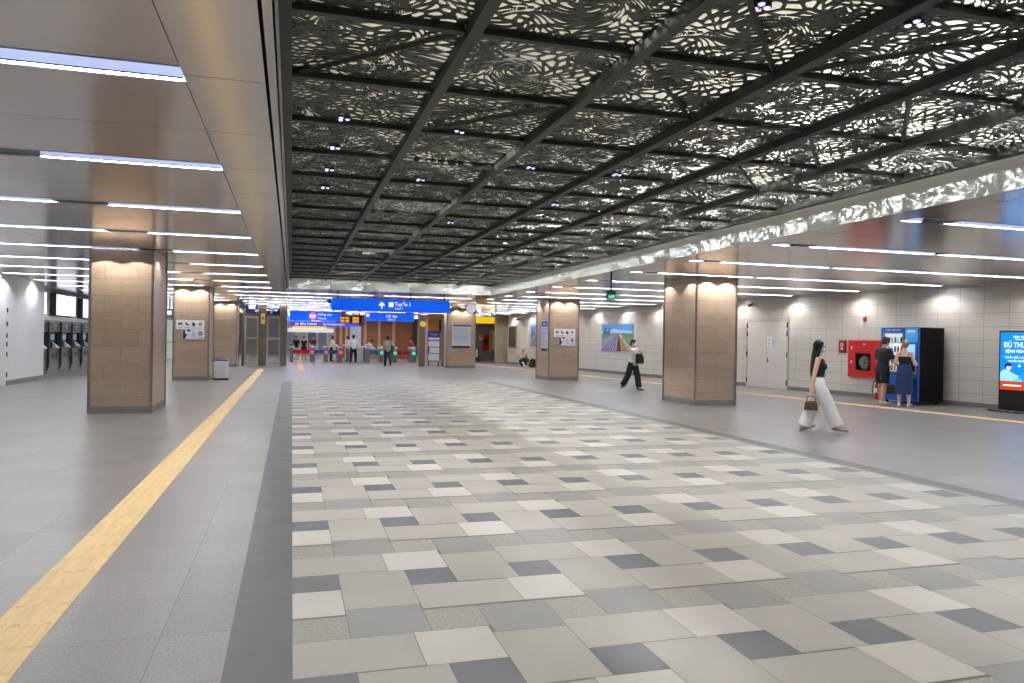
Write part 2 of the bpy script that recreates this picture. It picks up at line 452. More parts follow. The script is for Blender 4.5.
panels(cr, [FAS_R + .012, XR0, 12.1, 20.5], -7, 73, lambda a, b: a >= XR0)
struct('ceiling_right', cr, metal_ceil, 'glossy grey metal panel ceiling over the right aisle')
cf = MB()
panels(cf, [-9.2, XL0, -4.35, XL1, FAS_L], 29.086, 73, lambda a, b: a >= XL0)
panels(cf, [FAS_L, 3.6, FAS_R - .04, FAS_R + .01], FAS_F + .015, 73, lambda a, b: b <= FAS_R - .03)
panels(cf, [FAS_L, 3.6, FAS_R + .01], -7, FAS_N - .01, lambda a, b: False)
struct('ceiling_far', cf, metal_ceil, 'glossy grey metal ceiling beyond the lattice')
bk = MB(); zb = ZC + .2
bk.box(-9.4, FAS_L - .02, -7, 73, zb, zb + .02); bk.box(FAS_R + .02, 20.5, -7, 73, zb, zb + .02)
bk.box(FAS_L - .02, FAS_R + .02, FAS_F + .02, 73, zb, zb + .02); bk.box(FAS_L - .02, FAS_R + .02, -7, FAS_N - .02, zb, zb + .02)
struct('ceiling_void', bk, gap_black, 'black void above the metal ceiling panels')
# recess: fascia and white plenum above the lattice
fascia_m = mat('fascia_white', (214, 216, 212), .4)
fa = MB(); ZP = 4.45
def fascia(x0, x1, y0, y1, alongy):
    if alongy:
        yy = y0
        seams = [s for s in [6.62 + 1.42 * k for k in range(-6, 18)] if y0 < s < y1] + [y1]
        for s in seams: fa.box(x0, x1, yy + .003, s - .003, ZC, 3.75); yy = s
    else:
        xx = x0
        for s in [x0 + 1.42 * k for k in range(1, 6) if x0 + 1.42 * k < x1] + [x1]: fa.box(xx + .003, s - .003, y0, y1, ZC, 3.75); xx = s
fascia(FAS_R, FAS_R + .012, FAS_N, FAS_F, True); fascia(FAS_L - .012, FAS_L, FAS_N, FAS_F, True)
fascia(FAS_L, FAS_R, FAS_F, FAS_F + .012, False); fascia(FAS_L, FAS_R, FAS_N - .012, FAS_N, False)
struct('trim_4', fa, fascia_m, 'white fascia band around the lattice ceiling')
pl = MB()
pl.box(FAS_L - .1, FAS_R + .1, FAS_N - .1, FAS_F + .1, ZP, ZP + .05)
for x in (FAS_L - .1, FAS_R + .05): pl.box(x, x + .05, FAS_N - .1, FAS_F + .1, 3.74, ZP)
for y in (FAS_N - .1, FAS_F + .05): pl.box(FAS_L - .1, FAS_R + .1, y, y + .05, 3.74, ZP)
struct('ceiling_plenum', pl, mat('plenum_cream', (156, 152, 140), .7), 'cream soffit above the dark lattice')

# ------------------------------------------------------------------ lattice
LX = [-.08 + 1.21 * k for k in range(7)]
LY = [4.98 + 1.265 * k for k in range(-3, 19)]
lat_m = mat('lattice_bronze', (50, 48, 43), .45, .25, noise=.08, scale=3)
beam_m = mat('beam_bronze', (54, 52, 47), .55, .2)
ZLAT = 3.70
def lattice_mesh(seed, nx=118, ny=124):
    rs = np.random.RandomState(seed)
    w, h = 1.21 - .05, 1.265 - .05
    xs = np.linspace(-w / 2, w / 2, nx + 1); ys = np.linspace(-h / 2, h / 2, ny + 1)
    X, Y = np.meshgrid(xs, ys, indexing='ij')
    # warp the plane with random waves and a few swirls, then take the seams of a scatter of points
    U, V = X.copy(), Y.copy()
    for _ in range(5):
        a = rs.rand() * 2 * PI; f = rs.uniform(5, 13); ph = rs.rand() * 6; am = rs.uniform(.012, .03)
        U = U + am * np.sin(f * (X * np.cos(a) + Y * np.sin(a)) + ph); V = V + am * np.cos(f * (X * np.sin(a) - Y * np.cos(a)) + ph * 1.7)
    for _ in range(7):
        cx, cy_ = rs.uniform(-w / 2, w / 2), rs.uniform(-h / 2, h / 2); s = rs.uniform(.08, .2); k = rs.choice([-1, 1]) * rs.uniform(1.5, 3.4)
        dx, dy = U - cx, V - cy_; t = k * np.exp(-(dx * dx + dy * dy) / (s * s))
        U, V = cx + dx * np.cos(t) - dy * np.sin(t), cy_ + dx * np.sin(t) + dy * np.cos(t)
    pts = []
    for _ in range(4000):
        p = rs.uniform([-w / 2 - .1, -h / 2 - .1], [w / 2 + .1, h / 2 + .1])
        big = (math.sin(p[0] * 7 + seed) * math.sin(p[1] * 6 + 2 * seed)) * .5 + .5
        r = .05 + .085 * big * rs.rand()
        if all(((p[0] - q[0]) * 1.0) ** 2 + ((p[1] - q[1]) * 1.5) ** 2 > max(r, q[2]) ** 2 for q in pts): pts.append((p[0], p[1], r))
    D1 = np.full(X.shape, 9.); D2 = np.full(X.shape, 9.)
    for px, py, r in pts:
        dd = np.sqrt((U - px) ** 2 + ((V - py) * 1.5) ** 2)
        n2 = np.where(dd < D1, D1, np.minimum(D2, dd)); D1 = np.minimum(D1, dd); D2 = n2
    wd = .024 + .010 * np.sin(9 * X + seed) * np.sin(8 * Y)
    Fv = wd - (D2 - D1) * .8
    # curling tendrils
    for _ in range(6):
        cx, cy_ = rs.uniform(-w / 2, w / 2), rs.uniform(-h / 2, h / 2); r0 = rs.uniform(.05, .11)
        rad = np.hypot(X - cx, Y - cy_); th = np.arctan2(Y - cy_, X - cx) * rs.choice([-1, 1])
        sp = np.abs(((rad - r0 * .25 * (th / PI)) / (r0 * .5)) % 1 - .5) * r0 * .5
        Fv = np.where(rad < r0, np.maximum(np.minimum(Fv, .004), .011 - sp), Fv)
    edge = np.minimum(w / 2 - np.abs(X), h / 2 - np.abs(Y)); Fv = np.maximum(Fv, .016 - edge)
    fold = lambda x, y: .03 * (1 - max(abs(x) / (w / 2), abs(y) / (h / 2)))
    vid = {}; vv = []; faces = []; cont = []
    def gv(i, j):
        k = (i, j)
        if k not in vid: vid[k] = len(vv); vv.append((xs[i], ys[j]))
        return vid[k]
    def ev(i, j, i2, j2):
        k = (i, j, i2, j2) if (i, j) < (i2, j2) else (i2, j2, i, j)
        if k not in vid:
            a, b = Fv[i, j], Fv[i2, j2]; t = min(.92, max(.08, a / (a - b)))
            vid[k] = len(vv); vv.append((xs[i] + t * (xs[i2] - xs[i]), ys[j] + t * (ys[j2] - ys[j])))
        return vid[k]
    Sg = Fv > 0
    for i in range(nx):
        for j in range(ny):
            c = [(i, j), (i + 1, j), (i + 1, j + 1), (i, j + 1)]
            s = [Sg[q] for q in c]
            if not any(s): continue
            if all(s): faces.append([gv(*q) for q in c]); continue
            if s[0] == s[2] and s[1] == s[3]:
                for a in range(4):
                    if s[a]:
                        p, nx_ = c[a - 1], c[(a + 1) % 4]
                        e1, e2 = ev(*c[a], *nx_), ev(*c[a], *p)
                        faces.append([gv(*c[a]), e1, e2]); cont.append((e1, e2))
                continue
            poly = []; es = []
            for a in range(4):
                q, r_ = c[a], c[(a + 1) % 4]
                if s[a]: poly.append(gv(*q))
                if s[a] != s[(a + 1) % 4]: e = ev(*q, *r_); poly.append(e); es.append((e, s[a]))
            faces.append(poly)
            o = [e for e, b in es if b]; n_ = [e for e, b in es if not b]
            cont.append((o[0], n_[0]))
    nv = len(vv); T = .010
    V3 = [(x, y, fold(x, y)) for x, y in vv] + [(x, y, fold(x, y) + T) for x, y in vv]
    FF = [tuple(reversed(f)) for f in faces] + [tuple(i + nv for i in f) for f in faces] + [(a, b, b + nv, a + nv) for a, b in cont]
    me = bpy.data.meshes.new('lattice_panel'); me.from_pydata(V3, [], FF); me.validate(); me.materials.append(lat_m); me.update()
    return me
lat_meshes = [lattice_mesh(s) for s in (3, 11, 23)]
lat = tag(link('ceiling_lattice', None, None, (0, 0, ZLAT)), 'dark openwork lattice ceiling of swirling cut metal panels over the hall centre', 'ceiling', None, 'structure')
far_v = []
def lat_pick(i, j):
    r = random.Random(i * 31 + j * 7); return lat_meshes[r.randrange(3)], r.choice([-1, 1]), r.choice([0, PI])
rest = MB()
for j in range(len(LY) - 1):
    for i in range(6):
        me, sx, rz = lat_pick(i, j)
        x, y = (LX[i] + LX[i + 1]) / 2, (LY[j] + LY[j + 1]) / 2
        if 1 <= j <= 16:
            o = link('lattice_panel', me, lat, (x, y, 0), rz); o.scale = (sx, 1, 1)
        else:
            mtx = Matrix.Translation((x, y, 0)) @ Matrix.Rotation(rz, 4, 'Z') @ Matrix.Diagonal((sx, 1, 1, 1))
            rest.add([mtx @ v.co for v in me.vertices], [tuple(p.vertices) for p in me.polygons])
o = rest.build('lattice_panel', lat_m, lat, fix=False); o['kind'] = 'stuff'
zb0, zb1 = 3.61 - ZLAT, 3.695 - ZLAT
for k, x in enumerate(LX):
    hw = .042 if 0 < k < 6 else .05
    mb = MB(); mb.box(x - hw, x + hw, LY[0], LY[-1], zb0, zb1); mb.build('long_beam', beam_m, lat)
for y in LY:
    mb = MB()
    for i in range(6): mb.box(LX[i] + .045, LX[i + 1] - .045, y - .031, y + .031, zb1 - .035, zb1 + .012)
    mb.build('cross_beam', beam_m, lat)
for (i, j, s) in ((1, 1, 1), (2, 2, 1), (3, 2, -1), (2, 3, 1), (4, 2, 1), (4, 3, 1), (4, 4, 1), (0, 1, -1), (3, 1, 1), (4, 5, 1), (1, 4, -1), (0, 3, -1), (4, 6, 1)):
    y0, y1 = (LY[j], LY[j + 1]); x0, x1 = LX[i], LX[i + 1]
    if s < 0: y0, y1 = y1, y0
    mb = MB(); mb.tube([(x0 + .04, y0, zb1 - .015), (x1 - .04, y1, zb1 - .015)], .022, 4); mb.build('diagonal_brace', beam_m, lat)

# ------------------------------------------------------------------ lights
def lamp(kind, name, loc, energy, color=(1, 1, 1), rot=None, **kw):
    l = bpy.data.lights.new(name, kind); l.energy = energy; l.color = color
    for k, v in kw.items(): setattr(l, k, v)
    o = bpy.data.objects.new(name, l); COL.objects.link(o); o.location = loc
    if rot: o.rotation_euler = rot
    return o
ORD = ['nearest', 'second', 'third', 'fourth', 'fifth', 'sixth', 'seventh', 'eighth', 'ninth', 'tenth', 'eleventh', 'twelfth', 'thirteenth', 'fourteenth', 'fifteenth', 'sixteenth', 'seventeenth', 'eighteenth', 'nineteenth', 'twentieth', 'twenty first', 'twenty second', 'twenty third', 'twenty fourth']
led_m = mat('led_tube', (235, 242, 255), .4, emit=125, ecol=(249, 249, 250))
refl_glow_m = mat('slot_reflector_glow', (214, 224, 248), .4, emit=.4, ecol=(208, 220, 250))  # emission stands in for the LED light reflected inside the slot
trim_m = mat('slot_trim', (196, 198, 204), .3, .4)
def linear_light(x0, x1, y, label, group, dark=(), cap_l=True):
    t = thing('linear_light', label, 'ceiling light', (0, y, ZC), 0, group)
    mb = MB()
    s = SLOT - .004
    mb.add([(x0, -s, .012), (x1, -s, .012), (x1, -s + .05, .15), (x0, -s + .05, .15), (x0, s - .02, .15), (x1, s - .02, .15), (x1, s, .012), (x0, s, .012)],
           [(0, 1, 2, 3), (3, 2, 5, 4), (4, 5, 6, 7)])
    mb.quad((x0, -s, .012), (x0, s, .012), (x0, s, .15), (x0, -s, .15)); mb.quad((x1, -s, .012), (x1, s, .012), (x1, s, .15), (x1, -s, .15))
    mb.build('glowing_reflector', refl_glow_m, t, fix=False)
    mb = MB(); mb.box(x0 + .01, x1 - .01, s - .072, s - .062, .010, .11); mb.box(x0 + .01, x1 - .01, s - .062, s - .018, .06, .07); mb.build('glowing_inner_face', refl_glow_m, t)  # slot's inner face, given the same emission for its lit look
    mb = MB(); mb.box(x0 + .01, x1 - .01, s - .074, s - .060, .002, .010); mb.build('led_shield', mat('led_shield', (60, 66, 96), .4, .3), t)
    segs = []; a = x0 + .02
    for d0, d1 in sorted(dark):
        if d1 <= x0 or d0 >= x1: continue
        segs.append((a, d0)); a = d1
    segs.append((a, x1 - .02))
    for a, b in segs:
        if b - a > .05:
            mb = MB(); mb.box(a, b - .012, s - .042, s - .022, .006, .024); mb.build('led_tube', led_m, t)
    mb = MB(); mb.box(x0, x1, s - .016, s, .0, .05); mb.build('slot_trim', trim_m, t)
    mb = MB(); mb.box(x0, x1, -s, -s + .012, -.004, .02); mb.build('slot_trim', trim_m, t)
    for d0, d1 in dark:
        if d1 <= x0 or d0 >= x1: continue
        mb = MB(); mb.box(max(d0, x0), min(d1, x1), -s + .02, s - .03, .004, .05); mb.build('blank_cover', black_metal, t)
    return t
for k in range(-3, 22):
    y = YL(k)
    w_ = ORD[k] if k >= 0 else 'one behind the viewer'
    if k < 9:
        linear_light(XL0, XL1, y, f'slot light across the left aisle ceiling, {w_} from the front' if k >= 0 else 'slot light in the left ceiling behind the viewer', 'slot lights over the left aisle', ((-2.95, -2.33),))
    else:
        linear_light(XL0, FAS_R - .05, y, f'long slot light across the ceiling beyond the lattice, {ORD[k - 9]} past it', 'slot lights beyond the lattice', ((-2.95, -2.33), (3.2, 3.6)))
    xe = wall_x(y) - .35
    linear_light(XR0, xe, y, f'slot light across the right aisle ceiling, {w_} from the front' if k >= 0 else 'slot light in the right ceiling behind the viewer', 'slot lights over the right aisle', ((8.12, 8.55), (11.2, 11.35)))

def downlight(loc, label, group, energy, col, angle=118, blend=.12, tilt=None):
    t = thing('downlight', label, 'downlight', loc, 0, group)
    mb = MB(); n = 20
    mb.loft([[(math.cos(2 * PI * i / n) * r, math.sin(2 * PI * i / n) * r, z) for i in range(n)] for r, z in ((.045, .02), (.052, -.003), (.062, -.003), (.062, .006), (.045, .02))], cap=False)
    mb.build('trim_ring', trim_m, t, True)
    mb = MB(); mb.cyl((0, 0), .044, .0185, .0195, 18); mb.build('lamp_disc', mat('lamp_disc', (255, 246, 230), .4, emit=6), t)
    lamp('SPOT', 'downlight_beam', (loc[0], loc[1], loc[2] - .008), energy, col, rot=tilt, spot_size=R(angle), spot_blend=blend, shadow_soft_size=.02)
WARM = (1, .95, .89); COOL = (.9, .94, 1)
for k in range(-2, 12):
    yy = 16.82 + 2.8 * k
    p = W(Wu(yy), .44, ZC - .002)
    downlight(p, f'downlight washing the tiled right wall, {ORD[k + 2]} from the near end', 'downlights along the right wall', 54, WARM, 141, .55)
for k, (x, y, nm) in enumerate(((-7.77, 27.9, 'second'), (-7.77, 25.2, 'first'))):
    downlight((x, y, ZC - .002), f'recessed downlight washing the white left wall, {nm} along it', 'downlights along the left wall', 55, (.86, .9, 1), 130)

# lattice spots
spot_led = mat('spot_led', (232, 226, 255), .3, emit=1.7, ecol=(196, 184, 255))
SPOTS = [(.44, 7.40), (.42, 8.56), (.41, 9.71), (.41, 10.89), (1.58, 7.47), (1.59, 9.89), (2.74, 8.72), (3.85, 10.94), (3.87, 8.70), (2.70, 13.32), (3.84, 3.96), (2.76, 4.06)]
for k, (x, y) in enumerate(SPOTS):
    nm = ['first of four in the left column of cells', 'second of four in the left column of cells', 'third of four in the left column of cells', 'fourth and faintest in the left column of cells',
          'nearer one just right of the first long beam', 'farther one just right of the first long beam', 'single one right of the second long beam', 'farther one by the third long beam', 'nearer one by the third long beam',
          'farthest and smallest of them all', 'one at the top right by a diagonal brace', 'one at the top edge right of centre'][k]
    t = thing('lattice_spotlight', f'violet spot lamps in the lattice, {nm}', 'spotlight', (x, y, 3.685), 0, 'spotlights in the lattice ceiling')
    mb = MB()
    mb.cyl((0, 0), .075, .05, .075, 18); mb.cyl((0, 0), .015, .075, .16, 8)
    for a in range(3): mb.cyl((math.cos(a * 2.09) * .042, math.sin(a * 2.09) * .042), .03, .005, .05, 14)
    mb.build('housing', dark_metal, t, True)
    for a in range(3):
        mb = MB(); mb.ball((math.cos(a * 2.09) * .042, math.sin(a * 2.09) * .042, .004), (.022, .022, .012), n=12, m=6); mb.build('bulb', spot_led, t, True)
    lamp('SPOT', 'lattice_spot_beam', (x, y, 3.60), 66, (.97, .96, 1), spot_size=R(140), spot_blend=.6, shadow_soft_size=.06)
# unseen lamps added to brighten soffit and floor; edge lamps dapple the fascia
for k in range(8):
    for x in (1.15, 3.6, 6.05):     # unseen uplights added to brighten the soffit above the lattice
        lamp('AREA', 'plenum_fill_uplight', (x, 2.9 + 3.3 * k, 3.92), (34, 34, 26, 20, 15, 12, 10, 10)[k], (1, .96, .87), rot=(PI, 0, 0), shape='RECTANGLE', size=2.2, size_y=3.1)
    for x in (1.6, 5.4):  # unseen spots added to light the floor through the lattice
        lamp('SPOT', 'plenum_fill_spot', (1.74 if x < 3 else 5.37, 1.8 + 3.3 * k, 4.3), (115, 150, 240, 340, 410, 440, 440, 440)[k] * (1.5 if x < 3 and k > 1 else 1), (1, .99, .97), spot_size=R(125), spot_blend=.5, shadow_soft_size=.22)
for x in (.5, 2.4, 4.4, 6.3):  # fill spots added out of frame to brighten the near floor
    for y in (1.5, -1.2, -4): lamp('SPOT', 'near_hall_fill_spot', (x, y, 3.55 if y > 1.2 else 3.26), 30, (1, .99, .97), spot_size=R(140), spot_blend=.6, shadow_soft_size=.1)
for k in range(20):
    lamp('POINT', 'plenum_edge_lamp', (6.35, 2.2 + 1.3 * k, 4.14), 175, (.95, .98, 1), shadow_soft_size=.022)
for k in range(6):
    lamp('POINT', 'plenum_edge_lamp', (.5 + 1.25 * k, 26.8, 4.14), 95, (.95, .98, 1), shadow_soft_size=.022)

# ------------------------------------------------------------------ pillars
marble = bricked('brown_marble_tile', (178, 157, 136), (169, 148, 127), (140, 123, 106), .62, .335, .5, .005, .3, .05, 40, .10)
plinth_m = stone('pillar_plinth_granite', (128, 124, 120), .5, .2, 90, .05, 4, 0)
def pillar(x0, x1, y0, y1, label, beams=True):
    t = thing('pillar', label, 'pillar', ((x0 + x1) / 2, y0, 0))
    w = (x1 - x0) / 2; dd = y1 - y0
    mb = MB(); mb.box(-w, w, 0, dd, .14, ZC + .005); mb.build('marble_shaft', marble, t)
    mb = MB(); mb.box(-w - .004, w + .004, -.004, dd + .004, 0, .14); mb.build('plinth', plinth_m, t)
    for sx in (-w, w):
        for yy in (0, dd):
            mb = MB(); mb.box(sx - .022, sx + .022, yy - .022, yy + .022, .002, ZC - .001); mb.build('corner_trim', steel, t)
    return t
def wash(x, y, lab, e=40):
    downlight((x, y, ZC - .002), lab, 'downlights around the pillars', e, WARM, 116, .12)
PILL = [((-3.83, -2.70, 16.6, 18.3), 'brown marble pillar nearest on the left'),
        ((-3.93, -2.79, 28.3, 29.9), 'brown marble pillar behind the nearest left one with notices on it'),
        ((-3.80, -2.68, 40.7, 42.3), 'plain brown marble pillar farthest back on the left'),
        ((9.88, 11.05, 17.1, 18.8), 'brown marble pillar nearest on the right'),
        ((9.97, 11.24, 28.75, 30.35), 'brown marble pillar behind the nearest right one with posters on two faces'),
        ((8.16, 9.76, 40.6, 41.45), 'broad brown pillar with one white poster near the far gates')]
short = lambda l: ' '.join(l.replace('brown marble ', '').split(' with')[0].split()[:7])
for q, lab in PILL:
    pillar(*q, lab)
    x0, x1, y0, y1 = q
    wy = y0 - (.36 if abs(y0 - 16.6) < .01 else .17)
    wash((x0 + x1) / 2 - .28, wy, 'downlight left of centre in front of the ' + short(lab), 40)
    wash((x0 + x1) / 2 + .28, wy, 'downlight right of centre in front of the ' + short(lab), 40)
    if x0 > 5:
        wash(x0 - .22, y0 + .25, 'downlight by the near left edge of the ' + short(lab), 34)
        wash(x0 - .22, y1 - .25, 'downlight by the far left edge of the ' + short(lab), 34)
    else:
        wash(x1 + .24, y0 + .6, 'downlight by the right face of the ' + short(lab), 34)

# ------------------------------------------------------------------ right wall: machine, cabinet, advert
VM = (16.39, 16.46)
def sheet_sign(mb, x0, x1, z0, z1, y0=-.012, y1=0, mi=0): mb.box(x0, x1, y0, y1, z0, z1, mi)
# vending machine: local x to the right when facing it, front at y=0, body behind (+y)
vw, vd, vh = 1.22, 1.0, 2.13
cx = Vector((VM[0], VM[1], 0)) + WT * (vw / 2 + .11)
t = thing('vending_machine', 'big blue and black vending machine standing against the tiled right wall', 'vending machine', cx, WRZ)
vend_black = mat('vending_black', (8, 8, 9), .5, spec=.2)
vend_blue = mat('vending_blue', (22, 104, 196), .3, noise=.05, scale=3)
vend_deep = mat('vending_deep_blue', (14, 52, 138), .3)
mb = MB(); mb.box(-vw / 2, vw / 2, .06, vd, .08, vh, cham=.012); mb.build('body', vend_black, t)
mb = MB()
for x in (-vw / 2 + .1, vw / 2 - .1):
    for y in (.16, vd - .14): mb.cyl((x, y), .04, 0, .08, 12)
for k in range(4):
    x = (-vw / 2 + .1, vw / 2 - .1)[k % 2]; y = (.16, vd - .14)[k // 2]
    q = MB(); q.cyl((x, y), .04, 0, .08, 12); q.build('foot', rubber, t)
mb = MB()   # blue front with openings left for the window and the pay column
x0, x1 = -vw / 2, vw / 2
wx0, wx1, wz0, wz1 = x0 + .10, x0 + .72, .90, 1.96
cx0, cx1 = x0 + .80, x1 - .03
for a in ((x0, wx0, .09, vh), (wx0, wx1, .09, wz0), (wx0, wx1, wz1, vh), (wx1, x1, .09, vh)): mb.box(a[0], a[1], 0, .06, a[2], a[3])
fp = mb.build('front_panel', vend_blue, t)
mb = MB(); mb.box(wx1 + .04, cx0 - .02, -.006, 0, .12, vh - .05); mb.build('deep_blue_strip', vend_deep, fp)
mb = MB(); mb.box(cx0, cx1, -.006, 0, .12, .72); mb.build('deep_blue_strip', vend_deep, fp)
mb = MB(); mb.box(wx0 - .03, wx1 + .03, -.02, .0, wz0 - .03, wz0); mb.box(wx0 - .03, wx1 + .03, -.02, 0, wz1, wz1 + .03); mb.box(wx0 - .03, wx0, -.02, 0, wz0, wz1); mb.box(wx1, wx1 + .03, -.02, 0, wz0, wz1)
mb.build('window_frame', steel, t)
mb = MB(); mb.box(wx0, wx1, .04, .05, wz0, wz1); mb.build('display_back', mat('display_light', (214, 226, 240), .5, emit=.75), t)
mb = MB()
for k in range(4): mb.box(wx0, wx1, .0, .04, wz0 + .02 + k * .26, wz0 + .035 + k * .26)
mb.build('shelf', steel, t)
pal = ['d8e6f0', '4a78b8', 'c8323c', 'e6c23c', '3c9654', 'f0f0f0', '283c78', 'e08c3c']
for r_ in range(4):
    for c_ in range(6):
        mb = MB(); xx = wx0 + .06 + c_ * .1; zz = wz0 + .036 + r_ * .26
        mb.lathe([(.026, zz), (.028, zz + .01), (.028, zz + .11), (.012, zz + .15), (.012, zz + .165)], 10, (xx, .02)); mb.build('bottle', mat('bottle_' + pal[(r_ * 3 + c_) % 8], pal[(r_ * 3 + c_) % 8], .3), t, True)
mb = MB(); mb.box(cx0, cx1, -.008, 0, 1.72, vh - .03); mb.build('top_sticker', mat('sky_sticker', (70, 170, 232), .35, emit=.2), t)
mb = MB(); mb.box(cx0 + .06, cx1 - .06, -.011, -.008, 1.99, 2.05); mb.build('sticker_print', white_board, t)
text('NƯỚC GIẢI KHÁT', .065, white_board, t, ((wx0 + wx1) / 2, -.002, 2.055))
mb = MB(); mb.box(cx0 + .04, cx1 - .07, -.014, 0, 1.3, 1.66); pc = mb.build('touch_screen', mat('touch_screen', (150, 196, 240), .2, emit=.8, ecol=(150, 200, 250)), t)
mb = MB(); mb.box(cx0 + .0, cx1 - .02, -.012, 0, .84, 1.24); mb.build('pay_panel', mat('pay_panel', (186, 190, 194), .35), t)
mb = MB(); mb.box(cx0 + .06, cx1 - .22, -.02, -.012, 1.06, 1.18); mb.box(cx1 - .18, cx1 - .06, -.02, -.012, .92, 1.2); mb.build('card_reader', black_metal, t)
mb = MB(); mb.box(cx0 + .0, cx1 - .02, -.01, 0, .73, .83); mb.build('green_sticker', mat('green_sticker', (56, 140, 64), .4), t)
mb = MB(); mb.box(wx0 + .1, wx1 - .1, -.015, 0, .26, .52); mb.build('pickup_flap', glass_dark, t)

# fire hose cabinet
t = thing('fire_hose_cabinet', 'large red fire hose cabinet with a dark window on the tiled right wall', 'fire cabinet', W(Wu(19.46), .001), WRZ)
mb = MB(); hw = .60
wx0, wx1, wz0, wz1 = -.27, .25, .86, 1.34
for a in ((-hw, wx0, .62, 1.77), (wx1, hw, .62, 1.77), (wx0, wx1, .62, wz0), (wx0, wx1, wz1, 1.77)): mb.box(a[0], a[1], -.10, -.085, a[2], a[3])
for a in ((-hw, hw, .62, .64), (-hw, hw, 1.75, 1.77)): mb.box(a[0], a[1], -.085, 0, a[2], a[3])
for a in ((-hw, -hw + .02), (hw - .02, hw)): mb.box(a[0], a[1], -.085, 0, .64, 1.75)
mb.build('case', red_paint, t)
mb = MB(); mb.box(-hw + .02, hw - .02, -.02, 0, .64, 1.75); mb.build('back_plate', mat('cabinet_inner', (70, 60, 60), .6), t)
mb = MB()
for a in ((wx0 - .03, wx0, wz0 - .03, wz1 + .03), (wx1, wx1 + .03, wz0 - .03, wz1 + .03), (wx0, wx1, wz0 - .03, wz0), (wx0, wx1, wz1, wz1 + .03)): mb.box(a[0], a[1], -.112, -.1, a[2], a[3])
mb.build('window_frame', black_metal, t)
gm = bpy.data.materials.new('cabinet_glass'); gm.use_nodes = True
gp = gm.node_tree.nodes['Principled BSDF']; gp.inputs['Transmission Weight'].default_value = 1; gp.inputs['Roughness'].default_value = .03; gp.inputs['Base Color'].default_value = (.9, .93, .93, 1); gp.inputs['IOR'].default_value = 1.1
mb = MB(); mb.box(wx0, wx1, -.096, -.093, wz0, wz1); mb.build('glass', gm, t)
mb = MB()
for k in range(5):
    ring = []
    rr = .19 - k * .034
    mb.tube([(math.cos(a) * rr, -.05, 1.08 + math.sin(a) * rr) for a in [i * 2 * PI / 24 for i in range(25)]], .015, 8, cap=False)
mb.build('hose_coil', mat('hose_canvas', (190, 186, 176), .8), t, True)
mb = MB(); mb.tube([(.1, -.07, .98), (.17, -.075, .93), (.18, -.075, 1.22)], [.018, .02, .012], 10); mb.build('nozzle', steel, t, True)
mb = MB(); mb.box(-.03, .09, -.106, -.1, 1.64, 1.665); mb.box(-.48, -.44, -.106, -.1, 1.5, 1.58); mb.box(-.48, -.44, -.106, -.1, 1.05, 1.13); mb.build('white_label', white_board, t)
mb = MB(); mb.box(.5, .53, -.125, -.1, 1.1, 1.25); mb.build('latch', steel, t)
t = thing('call_point_box', 'small red alarm box with a white emblem left of the hose cabinet', 'alarm box', W(Wu(20.34), .002), WRZ)
mb = MB(); mb.box(-.135, .135, -.07, 0, 1.36, 1.77, cham=.008); mb.build('case', mat('dark_red', (150, 24, 30), .4), t)
mb = MB(); mb.disc_y(0, 1.62, .062, -.074, -.07, 20); mb.box(-.05, .05, -.074, -.07, 1.47, 1.53); mb.build('emblem', white_board, t)
mb = MB(); mb.disc_y(0, 1.62, .026, -.08, -.074, 14); mb.build('button', red_paint, t)
t = thing('alarm_strobe', 'small dark red alarm light high on the wall above the hose cabinet', 'alarm light', W(Wu(19.5), 0), WRZ)
mb = MB(); mb.box(-.055, .055, -.05, 0, 2.36, 2.52, cham=.01); mb.build('base', mat('strobe_red', (140, 20, 26), .35), t)
mb = MB(); mb.ball((0, -.06, 2.47), (.045, .04, .04)); mb.build('lens', mat('strobe_lens', (190, 120, 120), .2), t, True)
t = thing('fire_extinguisher', 'red fire extinguisher on the floor left of the vending machine', 'fire extinguisher', W(Wu(18.72), .3), WRZ)
mb = MB(); mb.lathe([(.02, .0), (.085, .0), (.09, .015), (.09, .40), (.078, .46), (.045, .50), (.03, .52), (.03, .55)], 24); mb.build('cylinder', red_paint, t, True)
mb = MB(); mb.box(-.02, .02, -.02, .02, .55, .59); mb.tube([(0, 0, .59), (.05, -.02, .62), (.12, -.03, .60)], .012, 8); mb.tube([(0, 0, .57), (.07, -.02, .56)], .01, 8); mb.build('valve_handle', black_metal, t)
mb = MB(); mb.tube([(-.02, 0, .57), (-.10, 0, .58), (-.17, 0, .48), (-.21, 0, .3), (-.19, 0, .16)], .013, 10); mb.build('hose', rubber, t, True)
mb = MB(); mb.box(-.05, .05, -.094, -.088, .2, .34); mb.build('label_plate', white_board, t)

# advertising totem
AW = 1.06
p = W(Wu(14.42), .40)
t = thing('advertising_totem', 'tall black advertising screen with a blue hospital advert at the right edge', 'advertising screen', p, WRZ)
mb = MB(); mb.box(-AW / 2 - .14, AW / 2 + .14, -.26, .2, 0, .045, cham=.01); mb.build('base_plate', black_metal, t)
mb = MB(); mb.box(-AW / 2, AW / 2, -.05, .06, .045, 2.04, cham=.012); mb.build('case', black_metal, t)
ad_blue = mat('ad_blue', (0, 130, 225), .2, emit=.75, ecol=(0, 142, 238))
ad_white = mat('ad_white', (240, 252, 255), .2, emit=.95)
ad_cyan = mat('ad_cyan', (90, 214, 240), .2, emit=.8)
ad_orange = mat('ad_orange', (208, 72, 30), .2, emit=.5)
ad_coat = mat('ad_coat', (150, 208, 240), .2, emit=.8); ad_skin = mat('ad_skin', (236, 200, 190), .2, emit=.7); ad_hair = mat('ad_hair', (24, 40, 66), .2, emit=.3); ad_scrub = mat('ad_scrub', (60, 140, 210), .2, emit=.75)
sw = AW / 2 - .045
